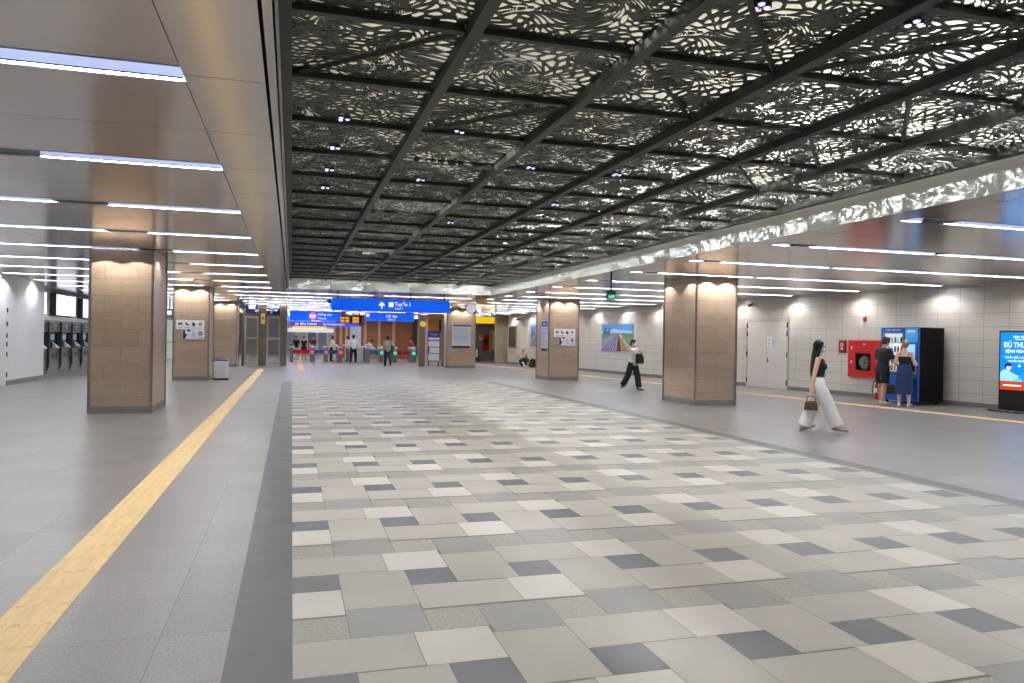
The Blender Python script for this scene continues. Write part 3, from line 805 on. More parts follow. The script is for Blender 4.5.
mb = MB(); mb.box(-sw, sw, -.054, -.05, .78, 2.0); scr = mb.build('screen', ad_blue, t)
mb = MB(); mb.box(-sw, sw, -.054, -.05, .56, .778); mb.build('orange_strip', ad_orange, t)
text('BỆNH VIỆN', .062, ad_white, scr, (0, -.055, 1.885)); text('ĐA KHOA', .05, ad_white, scr, (0, -.055, 1.825))
text('ĐỦ THUỐC', .18, ad_white, scr, (-.02, -.055, 1.68), sx=.80); text('BỆNH NGHI TRỊ', .11, ad_white, scr, (-.02, -.055, 1.525), sx=.82)
text('THUỐC ĐIỀU TRỊ ĐẦY ĐỦ', .062, ad_white, scr, (0, -.055, 1.37)); text('THUỐC ĐƯỢC CẤP', .07, ad_white, scr, (.02, -.055, 1.28))
mb = MB(); mb.box(-.4, .05, -.057, -.054, .655, .69); mb.build('strip_print', ad_white, t)
mb = MB(); mb.poly_y([(-sw, .78), (-sw + .12, 1.0), (-.12, .96), (.02, .86), (.16, .97), (sw - .1, .99), (sw, .78)], -.0552, -.054); mb.build('picture_swoosh', ad_cyan, scr)
def ad_person(x, f, nm):
    q = MB(); q.poly_y([(x - .2, .785), (x - .2, .98), (x - .13, 1.06), (x + .0, 1.06), (x + f * .12, .98), (x + f * .3, .90), (x + f * .32, .86), (x + f * .1, .84), (x + f * .1, .785)][::1], -.0566, -.0552); q.build('picture_coat', ad_coat if f > 0 else ad_scrub, scr)
    q = MB(); q.disc_y(x + f * .01, 1.13, .075, -.0576, -.0566, 20); q.build('picture_face', ad_skin, scr)
    q = MB(); q.poly_y([(x - .085, 1.10), (x - .09, 1.17), (x - .05, 1.225), (x + .05, 1.225), (x + .085, 1.18), (x + .08, 1.15), (x - .03 * f, 1.16), (x - .055 * f, 1.10)], -.0586, -.0576); q.build('picture_hair', ad_hair, scr)
ad_person(-.28, 1, 'a'); ad_person(.28, -1, 'b')
mb = MB(); mb.box(-.035, .035, -.0556, -.054, 1.155, 1.175); mb.box(-.01, .01, -.0556, -.054, 1.13, 1.2); mb.build('picture_cross', ad_white, scr)

# wall camera, posters and window further along the wall
def wall_camera(loc, rz, label):
    t = thing('security_camera', label, 'security camera', loc, rz)
    mb = MB(); mb.cyl((0, -.02), .05, -.02, .02, 16); mb.tube([(0, -.03, 0), (0, -.16, -.02)], .018, 10); mb.build('bracket', mat('camera_grey', (70, 70, 72), .5), t)
    mb = MB(); mb.tube([(0, -.10, -.05), (.0, -.36, -.10)], [.05, .045], 16); mb.build('camera_body', mat('camera_dark', (44, 44, 48), .4), t, True)
    mb = MB(); mb.tube([(0, -.361, -.10), (0, -.368, -.101)], .034, 16); mb.build('lens', glass_dark, t)
wall_camera(W(Wu(24.6), .06, 3.12), WRZ + .5, 'dark security camera high on the tiled wall above the double door')
wall_camera(W(Wu(46.5), .06, 2.98), WRZ + .3, 'small dark security camera at the far end of the tiled wall')
def picture(label, s0, s1, z0, z1, seed):
    t = thing('framed_poster', label, 'poster', W((s0 + s1) / 2, 0), WRZ); w = abs(s1 - s0) / 2
    mb = MB(); mb.box(-w, w, -.03, -.002, z0, z1); mb.build('board', mat('poster_sky', (84, 150, 214), .4, noise=.1, scale=2, emit=.12), t)
    h = z1 - z0
    def pp(name, pts, m, d): 
        q = MB(); q.poly_y([(-w + x * 2 * w, z0 + z * h) for x, z in pts], -.031 - d * .0006, -.03); q.build(name, m, t)
    pp('cloud', [(.0, .68), (.0, .74), (.12, .8), (.28, .76), (.4, .84), (.6, .78), (.8, .76), (1, .72), (1, .66)], mat('poster_cloud', (190, 214, 236), .5), 1)
    pp('skyline', [(.05, .6), (.05, .8), (.1, .8), (.1, .88), (.16, .88), (.16, .74), (.22, .74), (.22, .84), (.28, .84), (.28, .6)], mat('poster_city', (70, 104, 160), .5), 2)
    pp('fields', [(0, .0), (0, .62), (1, .66), (1, 0)], mat('poster_green', (104, 146, 110), .5, noise=.25, scale=5), 3)
    pp('tracks', [(0, 0), (0, .42), (.44, .63), (.56, .63), (.5, 0)], mat('poster_tracks', (150, 146, 178), .5, noise=.2, scale=6), 4)
    for k in range(5): pp('rail', [(.0 + k * .1, 0), (.03 + k * .1, 0), (.495 + k * .008, .62), (.49 + k * .008, .62)], mat('poster_rail', (92, 90, 128), .5), 5)
    pp('dark_bank', [(.5, .0), (.64, .0), (.58, .5), (.56, .62)], mat('poster_dark', (44, 42, 40), .5), 5)
    pp('gold_bank', [(.64, 0), (.96, 0), (.95, .12), (.6, .62), (.585, .55)], mat('poster_gold', (176, 140, 70), .5), 5)
    pp('pale_line', [(.60, .62), (.57, .62), (.86, .1), (.96, .02), (.97, .1)], white_board, 6)
picture('wide poster of railway tracks on the tiled wall beside the raised arm', Wu(36.0), Wu(33.0), 1.13, 2.47, 1)
picture('blue poster on the tiled wall half hidden by the second right pillar', Wu(45.0), Wu(42.6), 1.2, 2.5, 2)
t = tag(link('window_1', None, None, W(Wu(47.9), 0), WRZ), 'dark window at the far end of the tiled wall', 'window', None, 'structure')
mb = MB(); mb.box(-.68, .68, -.06, -.002, 1.05, 2.55); mb.build('window_frame', mat('window_beige', (180, 172, 156), .5), t)
mb = MB(); mb.box(-.6, .6, -.064, -.06, 1.12, 2.48); mb.build('window_pane', mat('olive_pane', (70, 68, 52), .15), t)
t = tag(link('door_3', None, None, W(Wu(45.9), 0), WRZ), 'cream door beside the dark window at the far end of the tiled wall', 'door', None, 'structure')
mb = MB(); mb.box(-.6, .6, -.05, -.002, 0, 2.5); mb.build('door_leaf', mat('cream_door', (214, 208, 192), .45), t)
mb = MB(); mb.tube([(.48, -.05, 1.05), (.48, -.1, 1.05), (.38, -.1, 1.05)], .012, 8); mb.build('door_handle', dark_metal, t)

# ------------------------------------------------------------------ notices on the pillars
def pictos(parent, x0, x1, z, flip=1):
    for k in range(4):
        x = x0 + (x1 - x0) * (k + .5) / 4
        mb = MB()
        if k == 0: mb.poly_y([(x - .07, z - .05), (x - .06, z + .06), (x - .01, z + .02), (x + .03, z + .07), (x + .07, z - .04), (x + .01, z - .02)], -.017, -.012)
        elif k == 1: mb.poly_y([(x - .06, z + .07), (x - .02, z + .05), (x + .07, z - .04), (x + .05, z - .07), (x - .05, z - .01)], -.017, -.012)
        elif k == 2: mb.poly_y([(x - .02, z + .07), (x + .05, z + .02), (x + .06, z - .07), (x - .04, z - .06), (x - .05, z)], -.017, -.012)
        else: mb.disc_y(x, z, .055, -.017, -.012, 18); 
        if k == 3: mb.box(x - .005, x + .06, -.019, -.017, z - .02, z + .06)
        mb.build('pictogram', ink if k < 3 else ink_grey, parent)
def notice_pair(x, y, z, tag_, seedx=0):
    t = thing('pictogram_notice', f'strip notice with four pictograms on the {tag_}', 'notice', (x, y - .003, 0))
    mb = MB(); mb.box(-.46, .46, -.012, 0, z + .01, z + .33); mb.build('board', white_board, t)
    pictos(t, -.42, .42, z + .19)
    mb = MB(); 
    for k in range(4): mb.box(-.38 + k * .21, -.25 + k * .21, -.0145, -.012, z + .05, z + .07)
    mb.build('caption', ink_grey, t)
    t = thing('map_notice', f'white and blue notice under the pictograms on the {tag_}', 'notice', (x, y - .003, 0))
    mb = MB(); mb.box(-.24, .46, -.012, 0, z - .34, z); mb.build('board', white_board, t)
    mb = MB(); mb.poly_y([(-.23, z - .33), (-.23, z - .01), (-.17, z - .01), (-.15, z - .14), (-.1, z - .2), (-.17, z - .33)], -.016, -.012); mb.build('blue_shape', navy, t)
    mb = MB(); mb.poly_y([(-.12, z - .01), (.02, z - .01), (.0, z - .06), (-.05, z - .09), (-.09, z - .06)], -.016, -.012); mb.build('blue_shape', navy, t)
    mb = MB(); mb.box(-.1, -.02, -.015, -.012, z - .19, z - .16)
    for k in range(4): mb.box(.04, .18, -.015, -.012, z - .27 + k * .06, z - .25 + k * .06)
    mb.build('caption', mat('blue_grey_ink', (120, 124, 176), .5), t)
    mb = MB(); mb.disc_y(.33, z - .13, .085, -.015, -.012, 20); mb.box(.24, .42, -.015, -.012, z - .29, z - .26); mb.build('caption', ink_grey, t)
notice_pair(-3.39, 28.3, 1.77, 'left pillar behind the nearest one')
notice_pair(10.63, 28.75, 1.75, 'second right pillar')
def long_poster(loc, rz, w, z0, z1, label):
    t = thing('timetable_poster', label, 'poster', loc, rz)
    mb = MB(); mb.box(-w / 2, w / 2, -.02, 0, z0, z1); mb.build('board', mat('poster_pale_blue', (206, 210, 228), .4), t)
    mb = MB(); mb.box(-w / 2 + .02, w / 2 - .05, -.024, -.02, z1 - .26, z1 - .03); mb.build('header', mat('header_blue', (50, 72, 172), .4), t)
    mb = MB(); mb.box(-w / 2 + .02, w / 2 - .05, -.024, -.02, z0 + .03, z0 + .16); mb.build('footer', navy, t)
    mb = MB(); mb.box(-w / 2 + .1, w / 2 - .16, -.024, -.02, z1 - .50, z1 - .465); mb.build('red_line', mat('red_line', (196, 90, 96), .5), t)
    text('Tuyến 1', .1, white_board, t, (0, -.026, z1 - .15))
    mb = MB()
    for k in range(11): mb.box(-w / 2 + .1, w / 2 - .2 - .1 * (k % 3), -.0235, -.02, z0 + .24 + k * .055, z0 + .26 + k * .055)
    mb.box(-w / 2 + .1, w / 2 - .1, -.0235, -.02, z1 - .36, z1 - .33); mb.build('print', ink_grey, t)
long_poster((9.966, 29.25, 0), -PI / 2, .82, 1.12, 2.42, 'tall white and blue poster on the left face of the second right pillar')
t = thing('rules_poster', 'large pale poster of close print with dark bands on the far brown pillar', 'poster', (8.97, 40.597, 0))
mb = MB(); mb.box(-.52, .52, -.03, 0, 1.12, 2.40); mb.build('board', mat('poster_pale_grey', (202, 208, 216), .4), t)
mb = MB(); mb.box(-.48, .52, -.036, -.03, 2.30, 2.385); mb.build('dark_band', ink, t)
mb = MB(); mb.box(-.52, .50, -.036, -.03, 1.12, 1.22); mb.build('dark_band', ink, t)
mb = MB()
for k in range(15): mb.box(-.4, .42 - .12 * (k % 4 == 3), -.033, -.03, 1.31 + k * .062, 1.332 + k * .062)
mb.build('print', mat('pale_print', (164, 172, 184), .5), t)

# litter bin
t = thing('litter_bin', 'white litter bin with a dark pitched lid beside the left notice pillar', 'litter bin', (-2.40, 28.72, 0))
mb = MB(); mb.box(-.25, .25, -.2, .2, 0, .05); mb.build('foot', black_metal, t)
mb = MB(); mb.box(-.25, .25, -.2, .2, .05, .68, cham=.03); mb.build('bin_body', mat('bin_white', (234, 236, 238), .4), t)
mb = MB(); mb.box(-.19, .19, -.206, -.2, .12, .62); mb.build('front_plate', mat('bin_plate', (226, 229, 234), .3), t)
mb = MB(); mb.loft([[(x * .25 * k, y * .2 * k, z) for x, y in ((-1, -1), (1, -1), (1, 1), (-1, 1))] for z, k in ((.68, 1), (.71, 1), (.80, .45), (.83, .1))]); mb.build('lid', mat('bin_lid', (44, 46, 62), .4), t)

# ------------------------------------------------------------------ ticket machines and light boxes on the left
tm_steel = mat('machine_steel', (128, 126, 124), .3, .55, noise=.06, scale=6)
tm_teal = mat('machine_header', (42, 66, 76), .3)
tm_nm = ['half hidden behind the white wall edge', 'first one fully in view after the white wall', 'second one in view from the white wall', 'third one in view from the white wall', 'one partly hidden by the nearest left pillar', 'one hidden beyond the pillar edge']
def ticket_machine(y, label):
    t = thing('ticket_machine', label, 'ticket machine', (-8.85, y, 0), PI / 2, 'ticket machines in the left wall')
    w = .745
    mb = MB(); mb.box(-w, w, .02, .34, 0, 2.04); mb.box(-w, w, -.04, .02, 0, .98); mb.box(-w, w, -.06, .02, 1.60, 2.04); mb.build('cabinet', tm_steel, t)
    mb = MB(); mb.box(-w + .03, w - .03, -.075, -.06, 1.66, 1.93); mb.build('header', tm_teal, t)
    text('BÁN VÉ', .12, white_board, t, (.05, -.077, 1.84)); text('Tickets', .09, white_board, t, (.05, -.077, 1.725))
    mb = MB(); mb.box(-.62, .62, -.004, .02, 1.0, 1.58); mb.build('screen', glass_dark, t)
    mb = MB(); mb.box(-.5, -.36, -.012, -.004, 1.05, 1.5); mb.box(-.25, .2, -.012, -.004, 1.3, 1.52); mb.build('lit_panel', mat('screen_glow', (120, 140, 150), .2, emit=.35), t)
    mb = MB(); mb.add([(-.2, -.05, 1.0), (.35, -.05, 1.0), (.35, -.02, 1.12), (-.2, -.02, 1.26), (-.2, -.16, 1.0), (.35, -.16, .98), (.35, -.16, 1.02), (-.2, -.16, 1.10)],
                      [(0, 1, 2, 3), (7, 6, 5, 4), (0, 4, 5, 1), (3, 2, 6, 7), (0, 3, 7, 4), (1, 5, 6, 2)]); mb.build('coin_tray', mat('tray_white', (216, 218, 220), .3), t)
    mb = MB(); mb.box(.3, .42, -.05, -.04, .55, .85); mb.box(-.2, .1, -.05, -.04, .62, .78); mb.build('slot', dark_metal, t)
    mb = MB(); mb.box(w - .03, w + .03, -.13, .02, .35, 1.98, cham=.01); mb.add([(w - .03, -.13, .35), (w + .03, -.13, .35), (w + .03, .02, .35), (w - .03, .02, .35), (w - .03, -.05, .1), (w + .03, -.05, .1), (w + .03, .02, .1), (w - .03, .02, .1)], [(0, 1, 5, 4), (4, 5, 6, 7), (0, 4, 7, 3), (1, 2, 6, 5), (2, 3, 7, 6)])
    mb.build('side_screen', mat('side_screen', (70, 74, 76), .25, .2), t)
for k in range(6): ticket_machine(31.3 + 1.56 * k, 'grey ticket machine with teal header, ' + tm_nm[k])
mb = MB(); mb.box(-4.9, 4.9, -.08, .3, 2.05, 2.18); 
tag(mb.build('machine_canopy', mat('canopy_grey', (196, 196, 196), .4), None, False, (-8.85, 35.2, 0), PI / 2), 'pale grey canopy beam running along the tops of the ticket machines', 'canopy')
lb_face = mat('lightbox_face', (232, 236, 255), .3, emit=1.25, ecol=(228, 234, 255))
for k, (y0, y1, nm) in enumerate(((29.5, 32.5, 'nearest, cut by the white wall edge'), (33.73, 36.5, 'middle one above the ticket machines'), (37.7, 40.3, 'farthest, cut by the nearest pillar'))):
    t = thing('light_box', 'bright white light box on the wall, ' + nm, 'light box', (-8.97, (y0 + y1) / 2, 0), PI / 2, 'light boxes above the ticket machines')
    w = (y1 - y0) / 2
    mb = MB(); mb.box(-w, w, 0, .215, 2.25, 3.14); mb.build('case', mat('lightbox_case', (74, 62, 66), .5), t)
    mb = MB(); mb.box(-w + .02, w - .02, -.006, 0, 2.28, 3.11); mb.build('face', lb_face, t)
# dark blue sign and pale door glimpsed between the left pillars
t = thing('hanging_sign', 'dark blue hanging sign glimpsed between the two nearest left pillars', 'hanging sign', (-6.75, 45, 0))
mb = MB(); mb.box(-1.1, .5, -.06, .06, 2.55, 2.98); mb.build('sign_case', navy_sign, t)
mb = MB(); mb.box(.12, .42, -.065, -.06, 2.62, 2.9); mb.build('symbol', white_board, t)
for x in (-.9, .3): 
    mb = MB(); mb.cyl((x, 0), .02, 2.98, ZC - .002, 8); mb.build('rod', dark_metal, t)
t = tag(link('wall_glazed', None, None, (-6.3, 52, 0)), 'pale glazed partition glimpsed between the left pillars', 'wall', None, 'structure')
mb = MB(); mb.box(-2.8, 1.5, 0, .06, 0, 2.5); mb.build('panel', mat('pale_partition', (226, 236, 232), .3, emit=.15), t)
mb = MB(); mb.box(-.9, -.62, -.02, 0, .3, 2.0); mb.build('green_stripe', mat('grey_green', (120, 150, 130), .4), t)
mb = MB(); mb.box(-2.8, 1.5, -.01, 0, 1.08, 1.12); mb.build('rail', steel, t)

# ------------------------------------------------------------------ lift lobby doors (left of the gates)
GD = bpy.data.materials.new('door_glass'); GD.use_nodes = True
gp = GD.node_tree.nodes['Principled BSDF']; gp.inputs['Transmission Weight'].default_value = .9; gp.inputs['Roughness'].default_value = .04; gp.inputs['Base Color'].default_value = (.86, .9, .93, 1); gp.inputs['IOR'].default_value = 1.15
t = thing('glazed_lobby', 'glazed lobby front with bronze posts and a dark blue header left of the gates', 'lobby front', (0, 42, 0))
for x, w in ((-2.45, .06), (-1.48, .2), (-.42, .17)):
    mb = MB(); mb.box(x - w, x + w, -.12, .12, 0, ZC - .002); mb.build('post', bronze_steel, t)
mb = MB(); mb.box(-2.4, -.25, -.1, .1, 2.66, 2.76); mb.build('lintel', bronze_steel, t)
for x0, x1 in ((-2.38, -1.7), (-1.26, -.6)):
    mb = MB()
    for a in ((x0, x0 + .09, .06, 2.64), (x1 - .06, x1, .06, 2.64), (x0 + .09, x1 - .06, .06, .22), (x0 + .09, x1 - .06, 2.52, 2.64), (x0 + .09, x1 - .06, 1.42, 1.5)): mb.box(a[0], a[1], -.03, .03, a[2], a[3])
    fr = mb.build('door_frame', mat('door_alu', (196, 194, 192), .35, .4), t)
    mb = MB(); mb.box(x0 + .09, x1 - .06, -.006, .006, .22, 2.52); mb.build('glass', GD, fr)
mb = MB(); mb.box(-2.36, -1.7, -.13, -.05, 2.78, 3.24); hd = mb.build('header_sign', navy_sign, t)
mb = MB(); mb.box(-2.18, -1.86, -.135, -.13, 3.0, 3.2); mb.build('lit_panel', mat('lit_panel', (200, 220, 250), .4, emit=.8), hd)
mb = MB(); mb.disc_y(-1.79, 2.9, .09, -.135, -.13, 18); mb.build('symbol', white_board, hd)
mb = MB(); mb.box(-1.26, -.62, -.13, -.05, 2.72, 3.08); hd = mb.build('header_sign', navy_sign, t)
text('Thang máy', .13, white_lit, hd, (-1.03, -.132, 2.96)); text('Lift', .09, white_lit, hd, (-1.06, -.132, 2.82))
t = thing('platform_plate', 'small yellow plate with a dark figure on the bronze lobby post', 'sign plate', (-1.46, 41.87, 0))
mb = MB(); mb.box(-.1, .1, -.01, 0, 2.24, 2.78); mb.build('plate', mat('amber_plate', (232, 196, 120), .4, emit=.2), t)
text('8', .3, mat('brown_ink', (110, 76, 30), .5), t, (0, -.011, 2.5))

# ------------------------------------------------------------------ hanging signs over the gates
def hang_sign(name, label, x0, x1, z0, z1, y, m, rods, dep=.16, cham=.03):
    t = thing(name, label, 'hanging sign', ((x0 + x1) / 2, y, 0))
    w = (x1 - x0) / 2
    mb = MB(); mb.box(-w, w, -dep / 2, dep / 2, z0, z1, cham=cham); mb.build('sign_case', m, t)
    for r in rods:
        mb = MB(); mb.cyl((r - (x0 + x1) / 2, 0), .028, z1 - .02, ZC - .002, 10); mb.build('rod', dark_metal, t)
    return t, w
def arrow(parent, x, z, s, y, m=None):
    mb = MB(); mb.poly_y([(x - .09 * s, z - .5 * s), (x - .09 * s, z + .1 * s), (x - .36 * s, z - .12 * s), (x - .44 * s, z + .04 * s), (x, z + .5 * s), (x + .44 * s, z + .04 * s), (x + .36 * s, z - .12 * s), (x + .09 * s, z + .1 * s), (x + .09 * s, z - .5 * s)], y - .004, y); mb.build('arrow', m or white_lit, parent)
t, w = hang_sign('hanging_sign', 'widest blue hanging sign with white arrow reading Tuyến 1', 1.44, 6.05, 2.62, 3.10, 29.62, blue_lit, (1.66, 3.05, 4.46, 5.83))
arrow(t, -.40, 2.86, .27, -.081)
mb = MB(); mb.box(-.13, .05, -.085, -.081, 2.80, 2.98); mb.build('symbol', white_lit, t)
text('Tuyến 1', .22, white_lit, t, (.10, -.083, 2.91), align='LEFT', sx=.86, ext=.004); text('Line 1', .12, white_lit, t, (.13, -.083, 2.74), align='LEFT', ext=.004)
t, w = hang_sign('hanging_sign', 'smaller blue hanging sign with a pink roundel at the left end of the gates', -.12, 2.94, 2.60, 3.17, 48.6, blue_lit, (.3, 2.5))
mb = MB(); mb.disc_y(.32 - w + 1.05, 2.88, .22, -.088, -.081, 24); mb.build('roundel', pink_lit, t)
mb = MB(); mb.box(.32 - w + .9, .32 - w + 1.2, -.091, -.088, 2.84, 2.92); mb.build('roundel_bar', white_lit, t)
text('Cổng vào', .22, white_lit, t, (.13, -.083, 2.98), align='LEFT'); text('Entrance', .15, white_lit, t, (.13, -.083, 2.74), align='LEFT')
t, w = hang_sign('hanging_sign', 'smaller blue hanging sign with white text behind the widest one', 4.5, 7.56, 2.66, 3.16, 48.6, blue_lit, (4.9, 7.2))
text('Lối vào', .24, white_lit, t, (.1, -.083, 2.98)); text('Line 1', .2, white_lit, t, (.1, -.083, 2.77))
mb = MB(); mb.box(-w + .04, -w + .22, -.085, -.081, 2.92, 3.1); mb.build('symbol', white_lit, t)
t, w = hang_sign('departure_board', 'black departure board with amber text between the two smaller blue signs', 2.98, 4.3, 2.5, 2.96, 49.6, mat('board_black', (20, 16, 14), .4), (3.1, 4.2), cham=.01)
amber = mat('amber_led', (240, 160, 50), .4, emit=.8)
for k in range(2):
    for x in (-.52, -.22, .22, .42)[:4]:
        mb = MB(); mb.box(x - .12 if x < .2 else x - .11, x + .12 if x < .2 else x + .09, -.085, -.081, 2.54 + k * .2, 2.7 + k * .2); mb.build('led_text', amber, t)
# exit lamp, clock, dome camera
t, w = hang_sign('exit_sign', 'small green lit exit sign hanging over the right aisle', 8.06, 8.30, 2.72, 2.97, 18.6, mat('exit_case', (110, 116, 116), .4), (8.18,), .09, .008)
mb = MB(); mb.box(-.1, .1, -.05, -.045, 2.735, 2.85); mb.build('green_panel', mat('exit_green', (60, 190, 140), .4, emit=.6), t)
text('EXIT', .07, white_lit, t, (0, -.051, 2.797))
t = thing('station_clock', 'round white hanging clock beside the widest blue sign', 'clock', (7.44, 31.9, 2.94))
mb = MB(); mb.loft([[(math.cos(2 * PI * i / 32) * r, y, math.sin(2 * PI * i / 32) * r) for i in range(32)] for r, y in ((.215, .07), (.235, .05), (.235, -.05), (.215, -.07))]); mb.build('case', mat('clock_case', (150, 150, 156), .4), t, True)
mb = MB(); mb.disc_y(0, 0, .21, -.074, -.07, 32); mb.build('dial', mat('clock_dial', (244, 246, 252), .4, emit=.45), t)
mb = MB(); mb.box(-.008, .008, -.08, -.074, -.03, .15); mb.build('minute_hand', ink, t)
mb = MB(); mb.box(-.01, .01, -.08, -.074, -.11, .02); mb.build('hour_hand', ink, t)
mb = MB()
for k in range(12):
    a = k * PI / 6; mb.disc_y(math.sin(a) * .18, math.cos(a) * .18, .011, -.078, -.074, 8)
mb.build('hour_marks', ink, t)
mb = MB(); mb.cyl((0, 0), .015, .23, ZC - 2.94 - .002, 8); mb.build('rod', dark_metal, t)
t = thing('dome_camera', 'black dome camera hanging left of the widest blue sign', 'security camera', (1.44, 31.1, 0))
mb = MB(); mb.cyl((0, 0), .015, 3.08, ZC - .002, 8); mb.build('rod', dark_metal, t)
mb = MB(); mb.lathe([(.03, 3.1), (.09, 3.08), (.1, 3.04), (.09, 2.99), (.05, 2.95), (.01, 2.94)], 18); mb.build('dome', glass_dark, t, True)

# ------------------------------------------------------------------ ticket gates
gate_grey = mat('gate_grey', (124, 124, 128), .4, .3); gate_top = mat('gate_top', (206, 208, 214), .35)
flap_red = mat('flap_red', (190, 22, 34), .35, emit=.12); flap_blue = mat('flap_blue', (20, 96, 176), .35, emit=.12)
lamp_r = mat('gate_lamp_red', (240, 70, 80), .3, emit=.9); lamp_g = mat('gate_lamp_green', (60, 214, 160), .3, emit=.9)
GX = [(.0, None, 'red', .9, 'leftmost'), (1.25, 'r', 'blue', .34, 'second from the left'), (2.11, 'r', 'blue', .34, 'third from the left'), (2.98, 'r', None, .3, 'fourth from the left, beside the person in white'),
      (4.70, None, 'blue', .36, 'right of the white partition'), (5.58, 'g', None, .3, 'left of the person with the shoulder bag'), (6.42, 'g', 'red', .56, 'right of the person with the shoulder bag'), (7.63, 'g', 'blue', .34, 'rightmost')]
def gate(i):
    x, lm, fl_, fw_, nm = GX[i]
    t = thing('ticket_gate', 'grey ticket gate pedestal, ' + nm, 'ticket gate', (x, 48.7, 0), 0, 'ticket gates')
    mb = MB(); mb.box(-.11, .11, 0, 1.5, 0, .86, cham=.02); mb.build('pedestal', gate_grey, t)
    mb = MB(); mb.box(-.13, .13, -.02, 1.54, .86, 1.0, cham=.03); mb.build('top', gate_top, t)
    mb = MB(); mb.add([(-.1, .05, 1.0), (.1, .05, 1.0), (.1, .35, 1.0), (-.1, .35, 1.0), (-.1, .28, 1.1), (.1, .28, 1.1)], [(0, 1, 5, 4), (1, 2, 5), (0, 4, 3), (3, 4, 5, 2), (0, 3, 2, 1)]); mb.build('reader', mat('reader_dark', (50, 60, 76), .3), t)
    if lm:
        mb = MB(); mb.disc_y(0, .62, .115, -.02, 0, 20); mb.build('status_lamp', lamp_r if lm == 'r' else lamp_g, t)
    if fl_:
        x2 = GX[i + 1][0] - x if i + 1 < len(GX) else .85
        g = x2 - .27
        m = flap_red if fl_ == 'red' else flap_blue
        for a, b in ((.11, .11 + g / 2 - .02), (.11 + g / 2 + .02, .11 + g)):
            mb = MB(); mb.box(a, b, .7, .74, .50, .76, cham=.012); mb.build('flap', m, t)
for i in range(len(GX)): gate(i)
t = thing('white_partition', 'tall white ribbed partition panel between the ticket gates', 'partition', (4.05, 50.6, 0))
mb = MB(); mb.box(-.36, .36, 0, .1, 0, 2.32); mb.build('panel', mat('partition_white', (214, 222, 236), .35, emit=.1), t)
for k in range(5):
    mb = MB(); mb.box(-.33 + k * .155, -.29 + k * .155, -.03, 0, .02, 2.3); mb.build('rib', white_paint, t)
t = thing('low_cabinet', 'low white cabinet in front of the white partition at the gates', 'cabinet', (4.12, 49.9, 0))
mb = MB(); mb.box(-.42, .4, 0, .5, .0, 1.02, cham=.02); mb.build('body', mat('cabinet_white', (232, 236, 242), .35), t)
for k in range(3):
    mb = MB(); mb.box(-.4 + k * .27, -.15 + k * .27, -.012, 0, .08, .98); mb.build('door', white_paint, t)
# ------------------------------------------------------------------ beyond the gates
wood = mat('wood_panel', (184, 126, 80), .45, noise=.14, scale=2)
mull = mat('wood_mullion', (236, 200, 172), .5)
ww = tag(link('wall_wood', None, None, (0, 58, 0)), 'brown wood panelled wall with pale uprights behind the gates', 'wall', None, 'structure')
xs_ = [3.1, 3.55, 3.95, 5.35, 6.4, 7.5, 8.95]
for a, b in zip(xs_[:-1], xs_[1:]):
    mb = MB(); mb.box(a, b, 0, .1, 0, 3.27); mb.build('wood_panel', wood, ww)
for a in xs_[:-1]:
    mb = MB(); mb.box(a - .1, a + .1, -.12, 0, 0, 3.27); mb.build('upright', mull, ww)
pk = tag(link('wall_pink', None, None, (9.0, 54, 0)), 'pinkish tiled wall strip behind the bronze post', 'wall', None, 'structure')
mb = MB(); mb.box(-.25, .55, 0, .2, 0, 3.27); mb.build('panel', mat('pink_tile', (206, 168, 156), .45, noise=.05, scale=4), pk)
mb = MB(); mb.box(.55, 2.6, .3, .5, 0, 3.27); mb.build('panel', mat('brown_panel', (150, 116, 96), .45, noise=.08, scale=3), pk)
t = thing('hanging_banner', 'orange brown poster panel hanging behind the bronze post', 'banner', (9.55, 52.5, 0))
mb = MB(); mb.box(-.35, .7, 0, .05, 2.0, 3.27); mb.build('panel', mat('orange_panel', (196, 130, 48), .45, noise=.1, scale=3), t)
mb = MB(); mb.box(.42, .66, -.012, 0, 2.05, 3.1); mb.build('dark_panel', mat('dark_green_panel', (52, 60, 56), .4), t)
t = thing('bronze_post', 'slim bronze post with an amber disc right of the gates', 'post', (7.10, 42.5, 0))
mb = MB(); mb.box(-.17, .17, -.12, .12, 0, 2.75, cham=.01); mb.build('shaft', bronze_steel, t)
mb = MB(); mb.disc_y(.03, 2.42, .17, -.135, -.121, 24); mb.build('amber_disc', mat('amber_disc', (226, 186, 90), .4, emit=.2), t)
t = thing('steel_door_frame', 'polished steel door frame between the info board and the far brown pillar', 'door frame', (8.42, 42.6, 0))
for x in (-.10, .12):
    mb = MB(); mb.box(x - .06, x + .06, -.1, .1, 0, 2.72); mb.build('jamb', steel, t)
mb = MB(); mb.box(-1.12, .18, -.1, .1, 2.72, 2.82); mb.build('lintel', bronze_steel, t)
t = thing('info_board', 'tall blue and white information board between bronze post and steel frame', 'information board', (7.92, 43.2, 0))
mb = MB(); mb.box(-.36, .34, -.02, .03, .28, 2.05); mb.build('board', mat('board_blue', (60, 72, 160), .45), t)
mb = MB()
for x in (-.3, .28):
    q = MB(); q.box(x - .02, x + .02, -.02, .02, .05, .28); q.build('leg', dark_metal, t)
    q = MB(); q.box(x - .03, x + .03, -.2, .2, 0, .05); q.build('foot', dark_metal, t)
for z0, z1 in ((.32, .70), (.74, 1.08), (1.12, 1.46), (1.52, 1.66)):
    q = MB(); q.box(-.32 + .06 * (z0 > .7) * (z0 < 1), .32, -.026, -.02, z0, z1); q.build('sheet', white_board, t)
text('Thông tin', .12, white_board, t, (0, -.024, 1.84))
